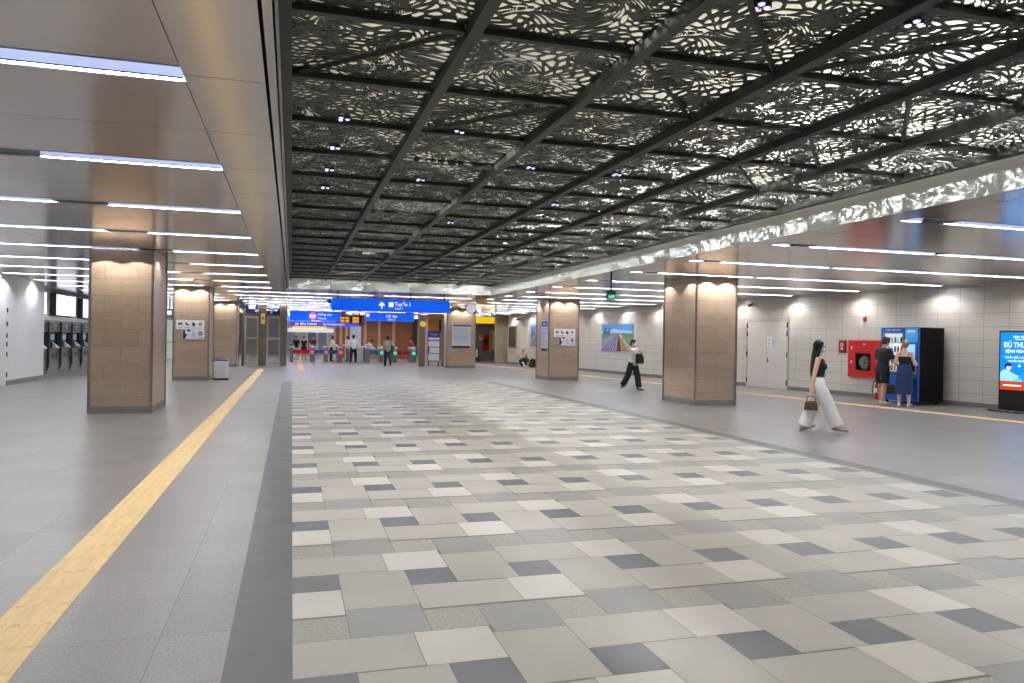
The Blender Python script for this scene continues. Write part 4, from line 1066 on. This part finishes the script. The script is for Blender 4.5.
# distant shop front, led signs
t = thing('shop_front', 'bright distant shop front with a yellow sign band seen over the left gates', 'shop front', (1.0, 70, 0))
mb = MB(); mb.box(-1.6, 3.2, 0, .3, 0, 3.2); mb.build('facade', mat('shop_white', (226, 226, 230), .5, emit=.12), t)
mb = MB(); mb.box(-.9, 2.0, -.12, 0, 2.35, 2.72); mb.build('yellow_band', mat('shop_yellow', (255, 214, 40), .4, emit=.9), t)
mb = MB(); mb.box(-1.3, 2.8, -.1, 0, 2.0, 2.3); mb.build('lit_band', mat('shop_lit', (250, 250, 255), .4, emit=.7), t)
for k in range(5):
    mb = MB(); mb.box(-1.4 + k * .9, -.7 + k * .9, -.05, 0, .1, 1.95); mb.build('window', mat('shop_glass_%d' % (k % 3), [(150, 160, 176), (196, 190, 190), (120, 130, 150)][k % 3], .2, emit=.2), t)
t, w = hang_sign('led_banner', 'long violet and white led banner hanging beyond the left gates', -.1, 4.6, 2.32, 2.62, 55, mat('led_violet', (70, 70, 200), .4, emit=.7, ecol=(70, 80, 220)), (.2, 4.2), .1, .01)
led_w = mat('led_white', (255, 235, 245), .4, emit=1.2)
text('GA BẾN THÀNH', .2, led_w, t, (-1.3, -.055, 2.47)); text('XIN CHÀO QUÝ KHÁCH', .17, led_w, t, (.6, -.055, 2.47), sx=.8)
t, w = hang_sign('led_banner', 'blue and pink backlit banner high beyond the smaller left sign', -.6, 4.4, 2.78, 3.2, 62, mat('backlit_blue', (60, 120, 230), .4, emit=.8), (-.3, 4.1), .1, .01)
mb = MB(); mb.box(-.4, .3, -.056, -.05, 2.8, 3.18); mb.build('pink_panel', pink_lit, t)
mb = MB(); mb.box(.6, 1.9, -.056, -.05, 2.9, 3.05); mb.build('lit_strip', led_w, t)
# yellow signs at far right, red box, roll up
t, w = hang_sign('hanging_sign', 'yellow hanging exit sign right of the far brown pillar', 11.0, 12.28, 2.60, 3.03, 46, yellow_lit, (11.2, 12.1), .12, .015)
text('Lối ra / Exit', .17, orange_print, t, (0, -.062, 2.82))
t = thing('fire_hose_cabinet', 'small far red hose cabinet on the dark grey shutter wall', 'fire cabinet', (14.3, 55.9, 0))
mb = MB(); mb.box(-.25, .24, 0, .08, .75, 1.95); mb.build('case', red_paint, t)
mb = MB(); mb.box(-.1, .12, -.008, 0, 1.2, 1.6); mb.build('window_pane', glass_dark, t)
t = thing('wall_notice', 'small pale notice left of the far red hose cabinet', 'notice', (13.9, 55.95, 0))
mb = MB(); mb.box(-.14, .14, 0, .03, 1.55, 1.95); mb.build('board', white_board, t)
mb = MB(); mb.box(-.1, .1, -.006, 0, 1.75, 1.9); mb.build('print', mat('red_line', (196, 90, 96), .5), t)
t = thing('hanging_poster', 'white poster with a yellow left edge on the dark shutter wall at far right', 'poster', (14.97, 55.94, 0))
mb = MB(); mb.box(-.4, .4, 0, .03, .75, 2.35); mb.build('sheet', mat('banner_white', (226, 220, 208), .5), t)
mb = MB(); mb.box(-.4, -.2, -.008, 0, .78, 2.33); mb.build('yellow_edge', mat('banner_yellow', (240, 190, 30), .5), t)
t = thing('wheeled_case', 'pale and black wheeled case just right of the far brown pillar', 'suitcase', (12.08, 50, 0))
mb = MB(); mb.box(-.22, .22, -.15, .15, .08, .95, cham=.05); mb.build('shell', mat('case_black', (30, 30, 32), .5), t)
mb = MB(); mb.box(-.2, .1, -.17, -.15, .4, .92); mb.build('pale_panel', mat('case_pale', (190, 186, 178), .5), t)
for x in (-.15, .15):
    mb = MB(); mb.tube([(x - .03, 0, .04), (x + .03, 0, .04)], .04, 12); mb.build('wheel', rubber, t)
mb = MB(); mb.tube([(-.1, .12, .95), (-.1, .12, 1.15), (.1, .12, 1.15), (.1, .12, .95)], .012, 8); mb.build('handle', dark_metal, t)

# ------------------------------------------------------------------ people
skin_a = mat('skin_light', (222, 178, 152), .5); skin_b = mat('skin_tan', (196, 148, 118), .5); skin_c = mat('skin_pale', (234, 196, 178), .5)
eye_m = mat('eye_dark', (30, 22, 20), .3); lip_m = mat('lips', (176, 96, 90), .5)
hair_black = mat('hair_black', (14, 12, 14), .45); hair_blond = mat('hair_blond', (176, 146, 104), .5); hair_dark = mat('hair_dark', (36, 22, 24), .5)
MALE = [(.452, .05, .05), (.468, .085, .066), (.50, .098, .070), (.53, .099, .070), (.60, .086, .060), (.66, .092, .066), (.72, .101, .070), (.77, .098, .062), (.805, .078, .048), (.832, .040, .038), (.86, .034, .035)]
FEMALE = [(.452, .05, .05), (.468, .086, .066), (.50, .099, .071), (.53, .100, .070), (.57, .087, .062), (.62, .073, .054), (.66, .079, .060), (.72, .087, .066), (.77, .085, .056), (.805, .062, .043), (.832, .033, .033), (.86, .029, .031)]

class Body:
    def __init__(s, label, loc, rz, H=1.7, female=False, legs=((0, 2, 3, 0), (0, 2, 3, 0)), arms=None, lean=0, head=(0, 0), skin=None, fine=True, group=None, curl=.5):
        s.H = H; s.loc = Vector(loc); s.rz = rz; s.female = female; s.fine = fine
        s.prof = FEMALE if female else MALE
        s.root = thing('person', label, 'person', loc, rz, group)
        s.skin = skin or skin_b
        hipz = .53 * H; s.hips = []; s.knees = []; s.ankles = []; s.toes = []
        low = 9
        for i, (th, kn, ab, fp) in enumerate(legs):
            sx = 1 if i == 0 else -1
            h = Vector((sx * .050 * H, 0, .525 * H)); a, b = R(th), R(th - kn); c = R(ab)
            k = h + Vector((sx * math.sin(c), -math.sin(a), -math.cos(a))).normalized() * .245 * H
            an = k + Vector((sx * math.sin(c) * .5, -math.sin(b), -math.cos(b))).normalized() * .24 * H
            f = R(fp); d = Vector((sx * .12, -math.cos(f), -math.sin(f))).normalized()
            toe = an + d * .105 * H + Vector((0, 0, -.028 * H)); heel = an - d * .035 * H + Vector((0, 0, -.028 * H))
            s.hips.append(h); s.knees.append(k); s.ankles.append(an); s.toes.append((heel, toe))
            low = min(low, heel.z - .016 * H, toe.z - .013 * H)
        s.dz = -low
        up_ = Vector((0, 0, s.dz))
        s.hips = [p + up_ for p in s.hips]; s.knees = [p + up_ for p in s.knees]; s.ankles = [p + up_ for p in s.ankles]; s.toes = [(a + up_, b + up_) for a, b in s.toes]
        piv = Vector((0, 0, .53 * H)); ML = Matrix.Rotation(R(lean), 3, 'X')
        s.T = lambda p: ML @ (Vector(p) - piv) + piv + up_
        hp = Vector((0, .004 * H, .87 * H)); MH = Matrix.Rotation(R(head[0]), 3, 'Z') @ Matrix.Rotation(R(head[1]), 3, 'X')
        s.MH = ML @ MH
        s.Hd = lambda p: s.T(MH @ (Vector(p) * H - hp) + hp)
        s.HdInv = lambda q: (MH.transposed() @ ((ML.transposed() @ (Vector(q) - piv - up_) + piv) - hp) + hp) / H
        arms = arms or (((.12, .02, -1), (.05, -.15, -1)), ((-.12, .02, -1), (-.05, -.15, -1)))
        sw = (.092 if female else .108) * H
        s.sh = []; s.el = []; s.wr = []; s.hand = []; s.fd = []
        for i, (du, df) in enumerate(arms):
            sx = 1 if i == 0 else -1
            p = s.T((sx * sw, .004 * H, .795 * H)); e = p + Vector(du).normalized() * .172 * H; w = e + Vector(df).normalized() * .148 * H
            s.sh.append(p); s.el.append(e); s.wr.append(w); s.fd.append(Vector(df).normalized()); s.hand.append(w + Vector(df).normalized() * .085 * H)
        s.curl = curl
        s.body()
    def ring(s, z, rx, ry, e=0, n=20, y=0):
        H = s.H
        return [s.T((math.cos(2 * PI * i / n) * (rx * H + e), y * H + math.sin(2 * PI * i / n) * (ry * H + e), z * H)) for i in range(n)]
    def prof_at(s, z):
        P = s.prof
        for (a, ra, rb), (b, rc, rd) in zip(P[:-1], P[1:]):
            if a <= z <= b: t = (z - a) / (b - a); return ra + (rc - ra) * t, rb + (rd - rb) * t
        return (P[0][1:] if z < P[0][0] else P[-1][1:])
    def body(s):
        H = s.H; mb = MB(); k = .9 if s.female else 1
        mb.loft([s.ring(z, rx, ry) for z, rx, ry in s.prof])
        if s.female:
            for sx in (-1, 1): mb.ball(s.T((sx * .042 * H, -.052 * H, .715 * H)), (.034 * H, .03 * H, .034 * H))
        mb.tube([s.T((0, .006 * H, .79 * H)), s.T((0, .002 * H, .84 * H)), s.Hd((0, .0, .895))], [.036 * H * k, .033 * H * k, .033 * H * k], 16)
        mb.ball(s.Hd((0, .004, .932)), (.0445 * H, .055 * H, .066 * H), n=22, m=14, rot=s.MH)
        mb.ball(s.Hd((0, -.020, .897)), (.033 * H, .034 * H, .034 * H), rot=s.MH)
        mb.ball(s.Hd((0, -.054, .917)), (.0085 * H, .013 * H, .013 * H), n=10, m=8, rot=s.MH)
        mb.ball(s.Hd((0, -.048, .934)), (.005 * H, .010 * H, .018 * H), n=10, m=8, rot=s.MH)
        for sx in (-1, 1): mb.ball(s.Hd((sx * .0455, .006, .926)), (.006 * H, .012 * H, .019 * H), n=10, m=8, rot=s.MH)
        for i in range(2):
            sx = 1 if i == 0 else -1
            mb.tube([s.T((sx * .04 * H, .003 * H, .80 * H)), s.sh[i], s.sh[i].lerp(s.el[i], .5), s.el[i], s.el[i].lerp(s.wr[i], .3), s.wr[i]],
                    [.032 * H * k, .033 * H * k, .028 * H * k, .024 * H * k, .0245 * H * k, .0165 * H * k], 14, round_=True)
            s.make_hand(mb, i, k)
            lg = [.046, .050, .036, .037, .022] if not s.female else [.046, .050, .036, .036, .020]
            h, kn, an = s.hips[i], s.knees[i], s.ankles[i]
            mb.tube([h.lerp(kn, .04), h.lerp(kn, .35), kn, kn.lerp(an, .3), an], [r * H for r in lg], 16, round_=True)
            he, to = s.toes[i]; d = (to - he)
            mb.tube([he + d * .02, he.lerp(to, .35), he.lerp(to, .75), to], [(.019 * H, .02 * H), (.02 * H, .023 * H), (.014 * H, .026 * H), (.010 * H, .021 * H)], 12, up=(0, 0, 1), round_=True)
            mb.tube([an + Vector((0, 0, .01 * H)), he.lerp(to, .22)], [.022 * H, .02 * H], 12)
        def paint(c):
            q = s.HdInv(c)
            if q.z < .86 or q.y > -.02: return 0
            for sx in (-1, 1):
                if (q.x - sx * .0185) ** 2 + ((q.z - .935) * 1.7) ** 2 < .0075 ** 2: return 1
                if abs(q.x - sx * .0185) < .012 and abs(q.z - .9475) < .0028: return 1
            if abs(q.x) < .014 and abs(q.z - .893) < .0042: return 2
            return 0
        remeshed(mb, 'body', [s.skin, eye_m, lip_m], s.root, .0068 if s.fine else .0085, 3, paint)
    def make_hand(s, mb, i, k):
        H = s.H; d = s.fd[i]; w = s.wr[i]; sx = 1 if i == 0 else -1
        inner = Vector((-sx, 0, 0)); nrm = (inner - d * inner.dot(d))
        if nrm.length < .2: nrm = Vector((0, 0, -1)) - d * (-d.z)
        nrm.normalize(); side = d.cross(nrm).normalized()
        if side.dot(Vector((0, -1, 0)) + Vector((0, 0, .4))) < 0: side = -side     # thumb side points forward / up
        kn = w + d * .052 * H * k
        mb.tube([w - d * .008 * H, w + d * .02 * H, kn], [(.012 * H, .016 * H), (.0115 * H, .023 * H), (.009 * H, .024 * H)], 14, up=nrm, round_=True)
        for f, (o, L) in enumerate(((.0185, .042), (.0065, .047), (-.0055, .044), (-.017, .034))):
            p = kn + side * o * H * k - d * .004 * H; L = L * H * k; c = s.curl * (1 + .12 * f)
            pts = [p]; a = .15
            for seg in (.42, .33, .25):
                a += c * .55; v = d * math.cos(a) + nrm * math.sin(a); v = (v + side * (o * 2.2)).normalized(); pts.append(pts[-1] + v * L * seg * 1.15)
            mb.tube(pts, [.0056 * H, .0053 * H, .005 * H, .0042 * H], 8, round_=True)
        p = w + d * .018 * H * k + side * .018 * H * k
        t1 = p + (d * .55 + side * .75 + nrm * .25).normalized() * .026 * H * k; t2 = t1 + (d * .85 + side * .25 + nrm * .45).normalized() * .022 * H * k
        mb.tube([p - side * .006 * H, t1, t2], [.0075 * H, .0065 * H, .0052 * H], 8, round_=True)
    # ---- clothing
    def top(s, name, m, z0=.5, z1=.83, e=.012, sleeve=0, srad=(.036, .032, .026), label=None, hem=0):
        H = s.H; mb = MB(); zs = sorted(set([z0, z1] + [z for z, _, _ in s.prof if z0 < z < z1]))
        mb.loft([s.ring(z, *s.prof_at(z), e=e + (hem * (1 - (z - z0) / .08) if z < z0 + .08 else 0)) for z in zs])
        if s.female and z1 > .72:
            for sx in (-1, 1): mb.ball(s.T((sx * .042 * H, -.052 * H, .715 * H)), (.036 * H + e, .032 * H + e * .8, .035 * H + e * .6))
        if sleeve:
            for i in range(2):
                sx = 1 if i == 0 else -1
                P = [s.T((sx * .045 * H, .003 * H, .795 * H)), s.sh[i], s.el[i], s.wr[i]]
                if sleeve <= .5: P = P[:2] + [s.sh[i].lerp(s.el[i], .45), s.sh[i].lerp(s.el[i], sleeve * 1.6)]; rad = [srad[0] * H, srad[0] * H * 1.08, srad[0] * H * 1.05, srad[0] * H * 1.05]
                else: P = P[:3] + [s.el[i].lerp(s.wr[i], .5), s.el[i].lerp(s.wr[i], .96)]; rad = [srad[0] * H, srad[0] * H * 1.08, srad[1] * H, srad[1] * H * .95, srad[2] * H]
                mb.tube(P, rad, 14)
        return remeshed(mb, name, m, s.root, .009 if s.fine else .012, 3, None, label)
    def trousers(s, m, name='trousers', z1=.60, rad=(.064, .056, .044, .04), to=1.0, e=.010, label=None):
        H = s.H; mb = MB(); zs = sorted(set([.468, z1] + [z for z, _, _ in s.prof if .468 < z < z1]))
        mb.loft([s.ring(.436, .078, .058, e=e)] + [s.ring(z, *s.prof_at(z), e=e) for z in zs])
        for i in range(2):
            h, k, a = s.hips[i], s.knees[i], s.ankles[i]
            if to <= .5: P = [h + (h - k) * .1, h.lerp(k, .4), h.lerp(k, to * 2)]; r = rad[:3]
            else: P = [h + (h - k) * .1, h.lerp(k, .4), k, k.lerp(a, .55), k.lerp(a, to)]; r = (rad[0], rad[0] * .98, rad[1], rad[2], rad[3])
            mb.tube(P, [q * H for q in r], 18)
        return remeshed(mb, name, m, s.root, .010 if s.fine else .013, 3, None, label)
    def skirt(s, m, z1=.63, z0=.2, flare=1.15, name='skirt', label=None):
        H = s.H; mb = MB(); R_ = []
        for t in (0, .12, .25, .4, .6, .8, 1):
            z = z1 + (z0 - z1) * t
            rx, ry = s.prof_at(max(z, .5)); rx, ry = rx * (1 + (flare - 1) * t), ry * (1 + (flare - 1) * t * 1.6)
            R_.append(s.ring(z, rx, ry, e=.016))
        mb.loft(R_); return remeshed(mb, name, m, s.root, .010, 2, None, label)
    def shoes(s, m, sole=None):
        H = s.H
        for i in range(2):
            he, to = s.toes[i]; d = (to - he); mb = MB(); u = Vector((0, 0, 1)) - d.normalized() * d.normalized().z; u.normalize()
            mb.tube([he - d * .10 + u * .006 * H, he + d * .05 + u * .006 * H, he.lerp(to, .4) + u * .004 * H, he.lerp(to, .8), to + d * .1], [(.017 * H, .017 * H), (.025 * H, .024 * H), (.024 * H, .027 * H), (.017 * H, .029 * H), (.012 * H, .02 * H)], 14, up=(0, 0, 1))
            mb.tube([s.ankles[i] + Vector((0, 0, -.002 * H)), he.lerp(to, .2)], [.025 * H, .026 * H], 14)
            sh = remeshed(mb, 'shoe', m, s.root, .008, 2)
    def hair(s, m, style='short', length=.62, label=None):
        H = s.H; mb = MB()
        mb.ball(s.Hd((0, .0115, .942)), (.052 * H, .058 * H, .065 * H), n=22, m=14, rot=s.MH)
        if style == 'short':
            mb.ball(s.Hd((0, .028, .918)), (.045 * H, .036 * H, .045 * H), rot=s.MH)
            mb.ball(s.Hd((0, -.03, .982)), (.038 * H, .026 * H, .016 * H), rot=s.MH)
        elif style == 'long':
            rings = []
            for z, rx, ry, yy in ((.955, .052, .05, .014), (.90, .056, .046, .022), (.85, .060, .042, .032), (.79, .066, .034, .046), (.72, .070, .030, .056), (.66, .070, .028, .058), (length, .064, .022, .058)):
                f = s.Hd if z > .84 else (lambda p: s.T(Vector(p) * H))
                rings.append([f((math.cos(2 * PI * i / 20) * rx, yy + math.sin(2 * PI * i / 20) * ry, z)) for i in range(20)])
            mb.loft(rings)
            for sx in (-1, 1): mb.tube([s.Hd((sx * .034, -.028, .978)), s.Hd((sx * .046, -.016, .93)), s.Hd((sx * .050, -.004, .88)), s.T(Vector((sx * .060, .016, .80)) * H)], [(.014 * H, .026 * H)] * 2 + [(.015 * H, .034 * H)] * 2, 10, round_=True)
        elif style == 'bun':
            mb.ball(s.Hd((0, .03, .912)), (.043 * H, .034 * H, .036 * H), rot=s.MH)
            mb.ball(s.Hd((0, .070, .945)), (.026 * H, .022 * H, .026 * H), rot=s.MH)
        return remeshed(mb, 'hair', m, s.root, .008, 2, None, label)
    def mask(s, m):
        mb = MB(); H = s.H
        mb.ball(s.Hd((0, -.036, .903)), (.036 * H, .026 * H, .029 * H), rot=s.MH); mb.ball(s.Hd((0, -.05, .914)), (.012 * H, .016 * H, .014 * H), rot=s.MH)
        remeshed(mb, 'face_mask', m, s.root, .006, 2)
    def glasses(s, m):
        mb = MB(); H = s.H
        for sx in (-1, 1):
            mb.tube([s.Hd((sx * .019 + math.cos(a) * .014, -.060, .935 + math.sin(a) * .011)) for a in [i * PI / 6 for i in range(13)]], .0022 * H, 6, cap=False)
            mb.tube([s.Hd((sx * .033, -.059, .938)), s.Hd((sx * .048, -.02, .936)), s.Hd((sx * .049, .006, .932))], .0022 * H, 6)
        mb.tube([s.Hd((-.006, -.061, .937)), s.Hd((.006, -.061, .937))], .0022 * H, 6)
        mb.build('glasses', m, s.root)
    def world(s, p):
        return s.loc + Matrix.Rotation(s.rz, 3, 'Z') @ Vector(p)

c_black = mat('cloth_black', (20, 20, 22), .8); c_white = mat('cloth_white', (232, 230, 228), .75, noise=.02, scale=9); c_navy = mat('cloth_navy', (30, 50, 96), .75)
c_char = mat('cloth_charcoal', (44, 44, 46), .8); shoe_white = mat('shoe_white', (222, 220, 216), .5); shoe_grey = mat('shoe_grey', (120, 116, 112), .6); shoe_beige = mat('shoe_beige', (176, 166, 146), .6)
mask_m = mat('mask_white', (232, 236, 240), .6)

# woman in white trousers
p = Body('person with long black hair striding in a black top and wide white trousers', (9.36, 11.77, 0), R(51), 1.70, True,
         legs=((-13, 7, 1, -16), (25, 4, 1, 4)), arms=(((.1, -.12, -1), (-.15, -.4, -1)), ((-.09, .22, -1), (-.02, .12, -1))), head=(0, 4), skin=skin_a, curl=.9)
p.top('sleeveless_top', c_black, .60, .80, .012); p.trousers(c_white, rad=(.072, .068, .071, .075), z1=.615, to=1.0)
mb = MB(); mb.loft([p.ring(z, *p.prof_at(z), e=.016) for z in (.600, .615)]); remeshed(mb, 'belt', mat('belt_grey', (60, 60, 62), .5), p.root, .008, 1)
p.shoes(shoe_beige); p.hair(hair_black, 'long', .60); p.mask(mask_m); p.glasses(eye_m)
h = p.world(p.hand[1] + Vector((0, 0, -.02)))
t = thing('handbag', 'small brown handbag with a pale strap hanging from the striding person\'s hand', 'handbag', h, R(51 + 90))
bag_m = mat('bag_brown', (92, 62, 42), .45, noise=.1, scale=20)
mb = MB(); mb.loft([[(x * k, y * kk, z) for x, y in ((-.12, -.05), (.12, -.05), (.12, .05), (-.12, .05))] for z, k, kk in ((-.235, .95, .9), (-.22, 1, 1), (-.10, .85, .8), (-.07, .7, .5))]); mb.build('bag_body', bag_m, t)
mb = MB(); mb.tube([(-.07, 0, -.08), (-.075, 0, -.02), (-.04, 0, .018), (.04, 0, .018), (.075, 0, -.02), (.07, 0, -.08)], .009, 8); mb.build('handle', bag_m, t, True)
mb = MB(); mb.box(-.03, .03, -.056, -.05, -.16, -.12); mb.build('clasp', mat('clasp_gold', (200, 170, 110), .3, .8), t)
mb = MB(); mb.tube([(-.1, .0, -.1), (-.12, .02, -.25), (-.06, .03, -.38), (.02, .03, -.39), (.09, .02, -.26), (.1, 0, -.1)], .007, 8); mb.build('strap', mat('strap_cream', (220, 206, 176), .6), t, True)

# man with the raised arm
p = Body('person in white shirt and black trousers walking with one arm raised high', (10.95, 23.0, 0), R(28), 1.69, False,
         legs=((17, 8, 2, 4), (-17, 14, 2, -24)), arms=(((.22, -.35, -.9), (-.45, -.75, .28)), ((-.85, -.12, .62), (-.74, -.05, .72))), head=(18, 3), skin=skin_a, curl=.35)
p.top('shirt', c_white, .49, .832, .016, 1, (.040, .036, .028)); p.trousers(c_char, rad=(.066, .060, .060, .062), z1=.585, to=.97)
p.shoes(shoe_grey); p.hair(hair_black, 'short'); p.mask(mask_m)
t = thing('shoulder_bag', 'black bag held against the chest of the person with the raised arm', 'bag', p.world((.05, -.245, 1.02)), R(28))
mb = MB(); mb.box(-.19, .17, -.06, .06, -.14, .2, cham=.03); mb.build('bag_body', mat('bag_black', (24, 24, 26), .5), t)
mb = MB(); mb.box(-.14, .12, -.075, -.06, -.10, .04, cham=.012); mb.build('pocket', mat('bag_black2', (34, 34, 36), .5), t)
mb = MB(); mb.tube([(-.1, 0, .19), (-.09, 0, .27), (.07, 0, .27), (.08, 0, .19)], .009, 8); mb.build('handle', bag_m if False else c_black, t)

# couple at the vending machine
p = Body('person in black shirt and shorts leaning to the vending machine with dark tousled hair', (15.70, 17.12, 0), R(92), 1.86, False,
         legs=((8, 6, 3, 0), (-5, 3, 3, 0)), arms=(((.12, -.1, -1), (-.2, -.8, -.3)), ((-.2, -.15, -1), (.05, -.85, -.35))), lean=6, head=(-14, 12), skin=skin_b)
p.top('t_shirt', mat('cloth_green_black', (24, 30, 26), .8), .49, .832, .016, .48, (.042, .036, .03)); p.trousers(c_black, 'shorts', rad=(.068, .066, .064), to=.44, z1=.57)
p.shoes(shoe_white); p.hair(hair_dark, 'short')
p = Body('blonde person in black camisole and long navy skirt seen from behind', (15.86, 16.5, 0), R(128), 1.77, True,
         legs=((2, 2, 3, 0), (-2, 2, 3, 0)), arms=(((.30, .1, -1), (.05, -.85, .12)), ((-.28, .1, -1), (-.05, -.85, -.02))), lean=3, head=(8, 8), skin=skin_c)
p.top('camisole', c_black, .60, .745, .010); p.skirt(c_navy, .625, .17, 1.22)
for sx in (-1, 1):
    mb = MB(); mb.tube([p.T(Vector((sx * .05, .062, .745)) * p.H), p.T(Vector((sx * .052, .048, .79)) * p.H), p.T(Vector((sx * .05, .0, .822)) * p.H), p.T(Vector((sx * .046, -.05, .78)) * p.H)], .006, 6); mb.build('strap', c_black, p.root)
p.shoes(shoe_white); p.hair(hair_blond, 'bun')

# crouching figure by the cream door
p = Body('person in a white cap crouching by the cream door far along the right wall', (13.28, 42.3, 0), R(-60), 1.66, False,
         legs=((95, 125, 12, 0), (80, 118, 12, 0)), arms=(((.2, -.8, -.5), (-.1, -.7, -.5)), ((-.2, -.8, -.5), (.1, -.7, -.5))), lean=28, head=(0, 10), fine=False)
p.top('shirt', mat('cloth_pinkish', (196, 164, 150), .8), .49, .832, .018, 1, (.042, .038, .03)); p.trousers(mat('cloth_dark_olive', (58, 52, 44), .8)); p.shoes(shoe_white)
p.hair(hair_black, 'short'); mb = MB(); mb.ball(p.Hd((0, .004, .965)), (.054 * p.H, .064 * p.H, .042 * p.H), rot=p.MH); mb.ball(p.Hd((0, -.06, .962)), (.042 * p.H, .04 * p.H, .006 * p.H), rot=p.MH); remeshed(mb, 'cap', c_white, p.root, .009, 2)
t = thing('backpack', 'dark backpack standing on the floor behind the crouching person', 'backpack', (13.66, 42.25, 0), R(-60))
mb = MB(); mb.loft([[(math.cos(2 * PI * i / 16) * .24 * k, math.sin(2 * PI * i / 16) * .17 * k, z) for i in range(16)] for z, k in ((0, .9), (.05, 1), (.35, .98), (.46, .75), (.5, .4))]); mb.build('bag_body', mat('pack_dark', (48, 46, 40), .7), t, True)
mb = MB(); mb.ball((0, -.17, .18), (.16, .06, .13)); mb.build('pocket', mat('pack_olive', (70, 66, 52), .7), t, True)
mb = MB(); mb.tube([(-.06, 0, .48), (-.05, 0, .55), (.05, 0, .55), (.06, 0, .48)], .012, 8); mb.build('handle', c_black, t)

# far figures
def far_person(label, loc, rz, H, top_m, bot_m, hair_m, female=False, sleeve=1, skirt=False, **kw):
    p = Body(label, loc, rz, H, female, fine=False, skin=kw.pop('skin', skin_b), **kw)
    if skirt: p.top('dress_top', top_m, .56, .80, .014, sleeve); p.skirt(bot_m, .60, .36, 1.2)
    else: p.top('shirt', top_m, .49, .832, .016, sleeve, (.042, .038, .03)); p.trousers(bot_m)
    p.shoes(c_black if not kw.get('x') else shoe_white); p.hair(hair_m, 'long' if female and kw.get('long') else 'short')
    return p
p = far_person('person in grey shirt and dark trousers walking up to the green lit gate', (5.14, 42.1, 0), R(183), 1.70, mat('cloth_grey', (176, 176, 170), .8), mat('cloth_dark_green', (36, 52, 46), .8), hair_black, sleeve=.48,
               legs=((12, 6, 3, 4), (-12, 10, 3, -14)))
t = thing('shoulder_bag', 'dark olive shoulder bag on the right side of the person at the green gate', 'bag', p.world((-.22, .10, .98)), R(183))
mb = MB(); mb.box(-.07, .07, -.16, .16, -.2, .16, cham=.03); mb.build('bag_body', mat('bag_olive', (66, 62, 50), .7), t)
mb = MB(); mb.tube([(.02, -.1, .15), (.1, -.12, .4), (.14, -.02, .48), (.1, .08, .4), (.02, .1, .15)], .014, 8); mb.build('strap', mat('bag_olive', (66, 62, 50), .7), t)
far_person('person in white shirt and black trousers standing with back to us at the gates', (3.72, 48.0, 0), R(190), 1.74, c_white, c_black, hair_black, legs=((2, 2, 6, 0), (-2, 2, 6, 0)),
           arms=(((.3, -.1, -1), (.1, -.5, -.8)), ((-.35, -.1, -1), (-.25, -.4, -.8))))
far_person('person in pale yellow shirt and dark trousers turned right behind the blue flap', (2.52, 50.9, 0), R(80), 1.66, mat('cloth_pale_yellow', (232, 228, 190), .8), mat('cloth_ink', (34, 38, 48), .8), hair_black, lean=8,
           arms=(((.1, -.5, -1), (0, -1, -.2)), ((-.1, -.5, -1), (0, -1, -.3))))
far_person('person in pinkish shirt facing left behind the person in white shirt', (3.62, 51.6, 0), R(-80), 1.66, mat('cloth_pale_pink', (226, 196, 188), .8), mat('cloth_mid_grey', (110, 110, 120), .8), hair_black,
           arms=(((.1, -.5, -1), (0, -1, -.2)), ((-.1, -.5, -1), (0, -1, -.3))))
far_person('person in a short black dress walking towards us behind the red flaps', (.82, 53.2, 0), R(-3), 1.62, mat('cloth_black_print', (44, 34, 34), .8, noise=.3, scale=14), mat('cloth_black_print2', (40, 32, 32), .8), hair_black, True, .3, True, legs=((10, 4, 2, 0), (-8, 6, 2, -8)), skin=skin_a)
far_person('person in dark top with pale trousers at the far left behind the red flaps', (.32, 53.8, 0), R(10), 1.62, c_black, mat('cloth_cream', (226, 214, 196), .8), hair_black, True, .4, skin=skin_a)
far_person('person in dark red top right of the black dress behind the flaps', (1.42, 54.3, 0), R(-10), 1.64, mat('cloth_wine', (104, 40, 44), .8), mat('cloth_grey2', (150, 146, 142), .8), hair_black, False, .4, skin=skin_a)
far_person('dark haired person bending over behind the low white cabinet at the gates', (4.78, 51.6, 0), R(60), 1.62, c_white, c_char, hair_black, lean=46, head=(0, -10),
           arms=(((.1, -.6, -1), (0, -1, -.6)), ((-.1, -.6, -1), (0, -1, -.6))))
far_person('person in red top standing beyond the rightmost red flap', (8.0, 52.4, 0), R(20), 1.6, mat('cloth_red', (206, 66, 56), .8), c_char, hair_black, False, .5)
SC.world = bpy.data.worlds.new('world'); SC.world.use_nodes = True
SC.world.node_tree.nodes['Background'].inputs[0].default_value = (.5, .52, .56, 1)
SC.world.node_tree.nodes['Background'].inputs[1].default_value = .02
SC.view_settings.view_transform = 'Standard'; SC.view_settings.look = 'None'; SC.view_settings.exposure = 0; SC.view_settings.gamma = 1
SC.view_settings.use_curve_mapping = False
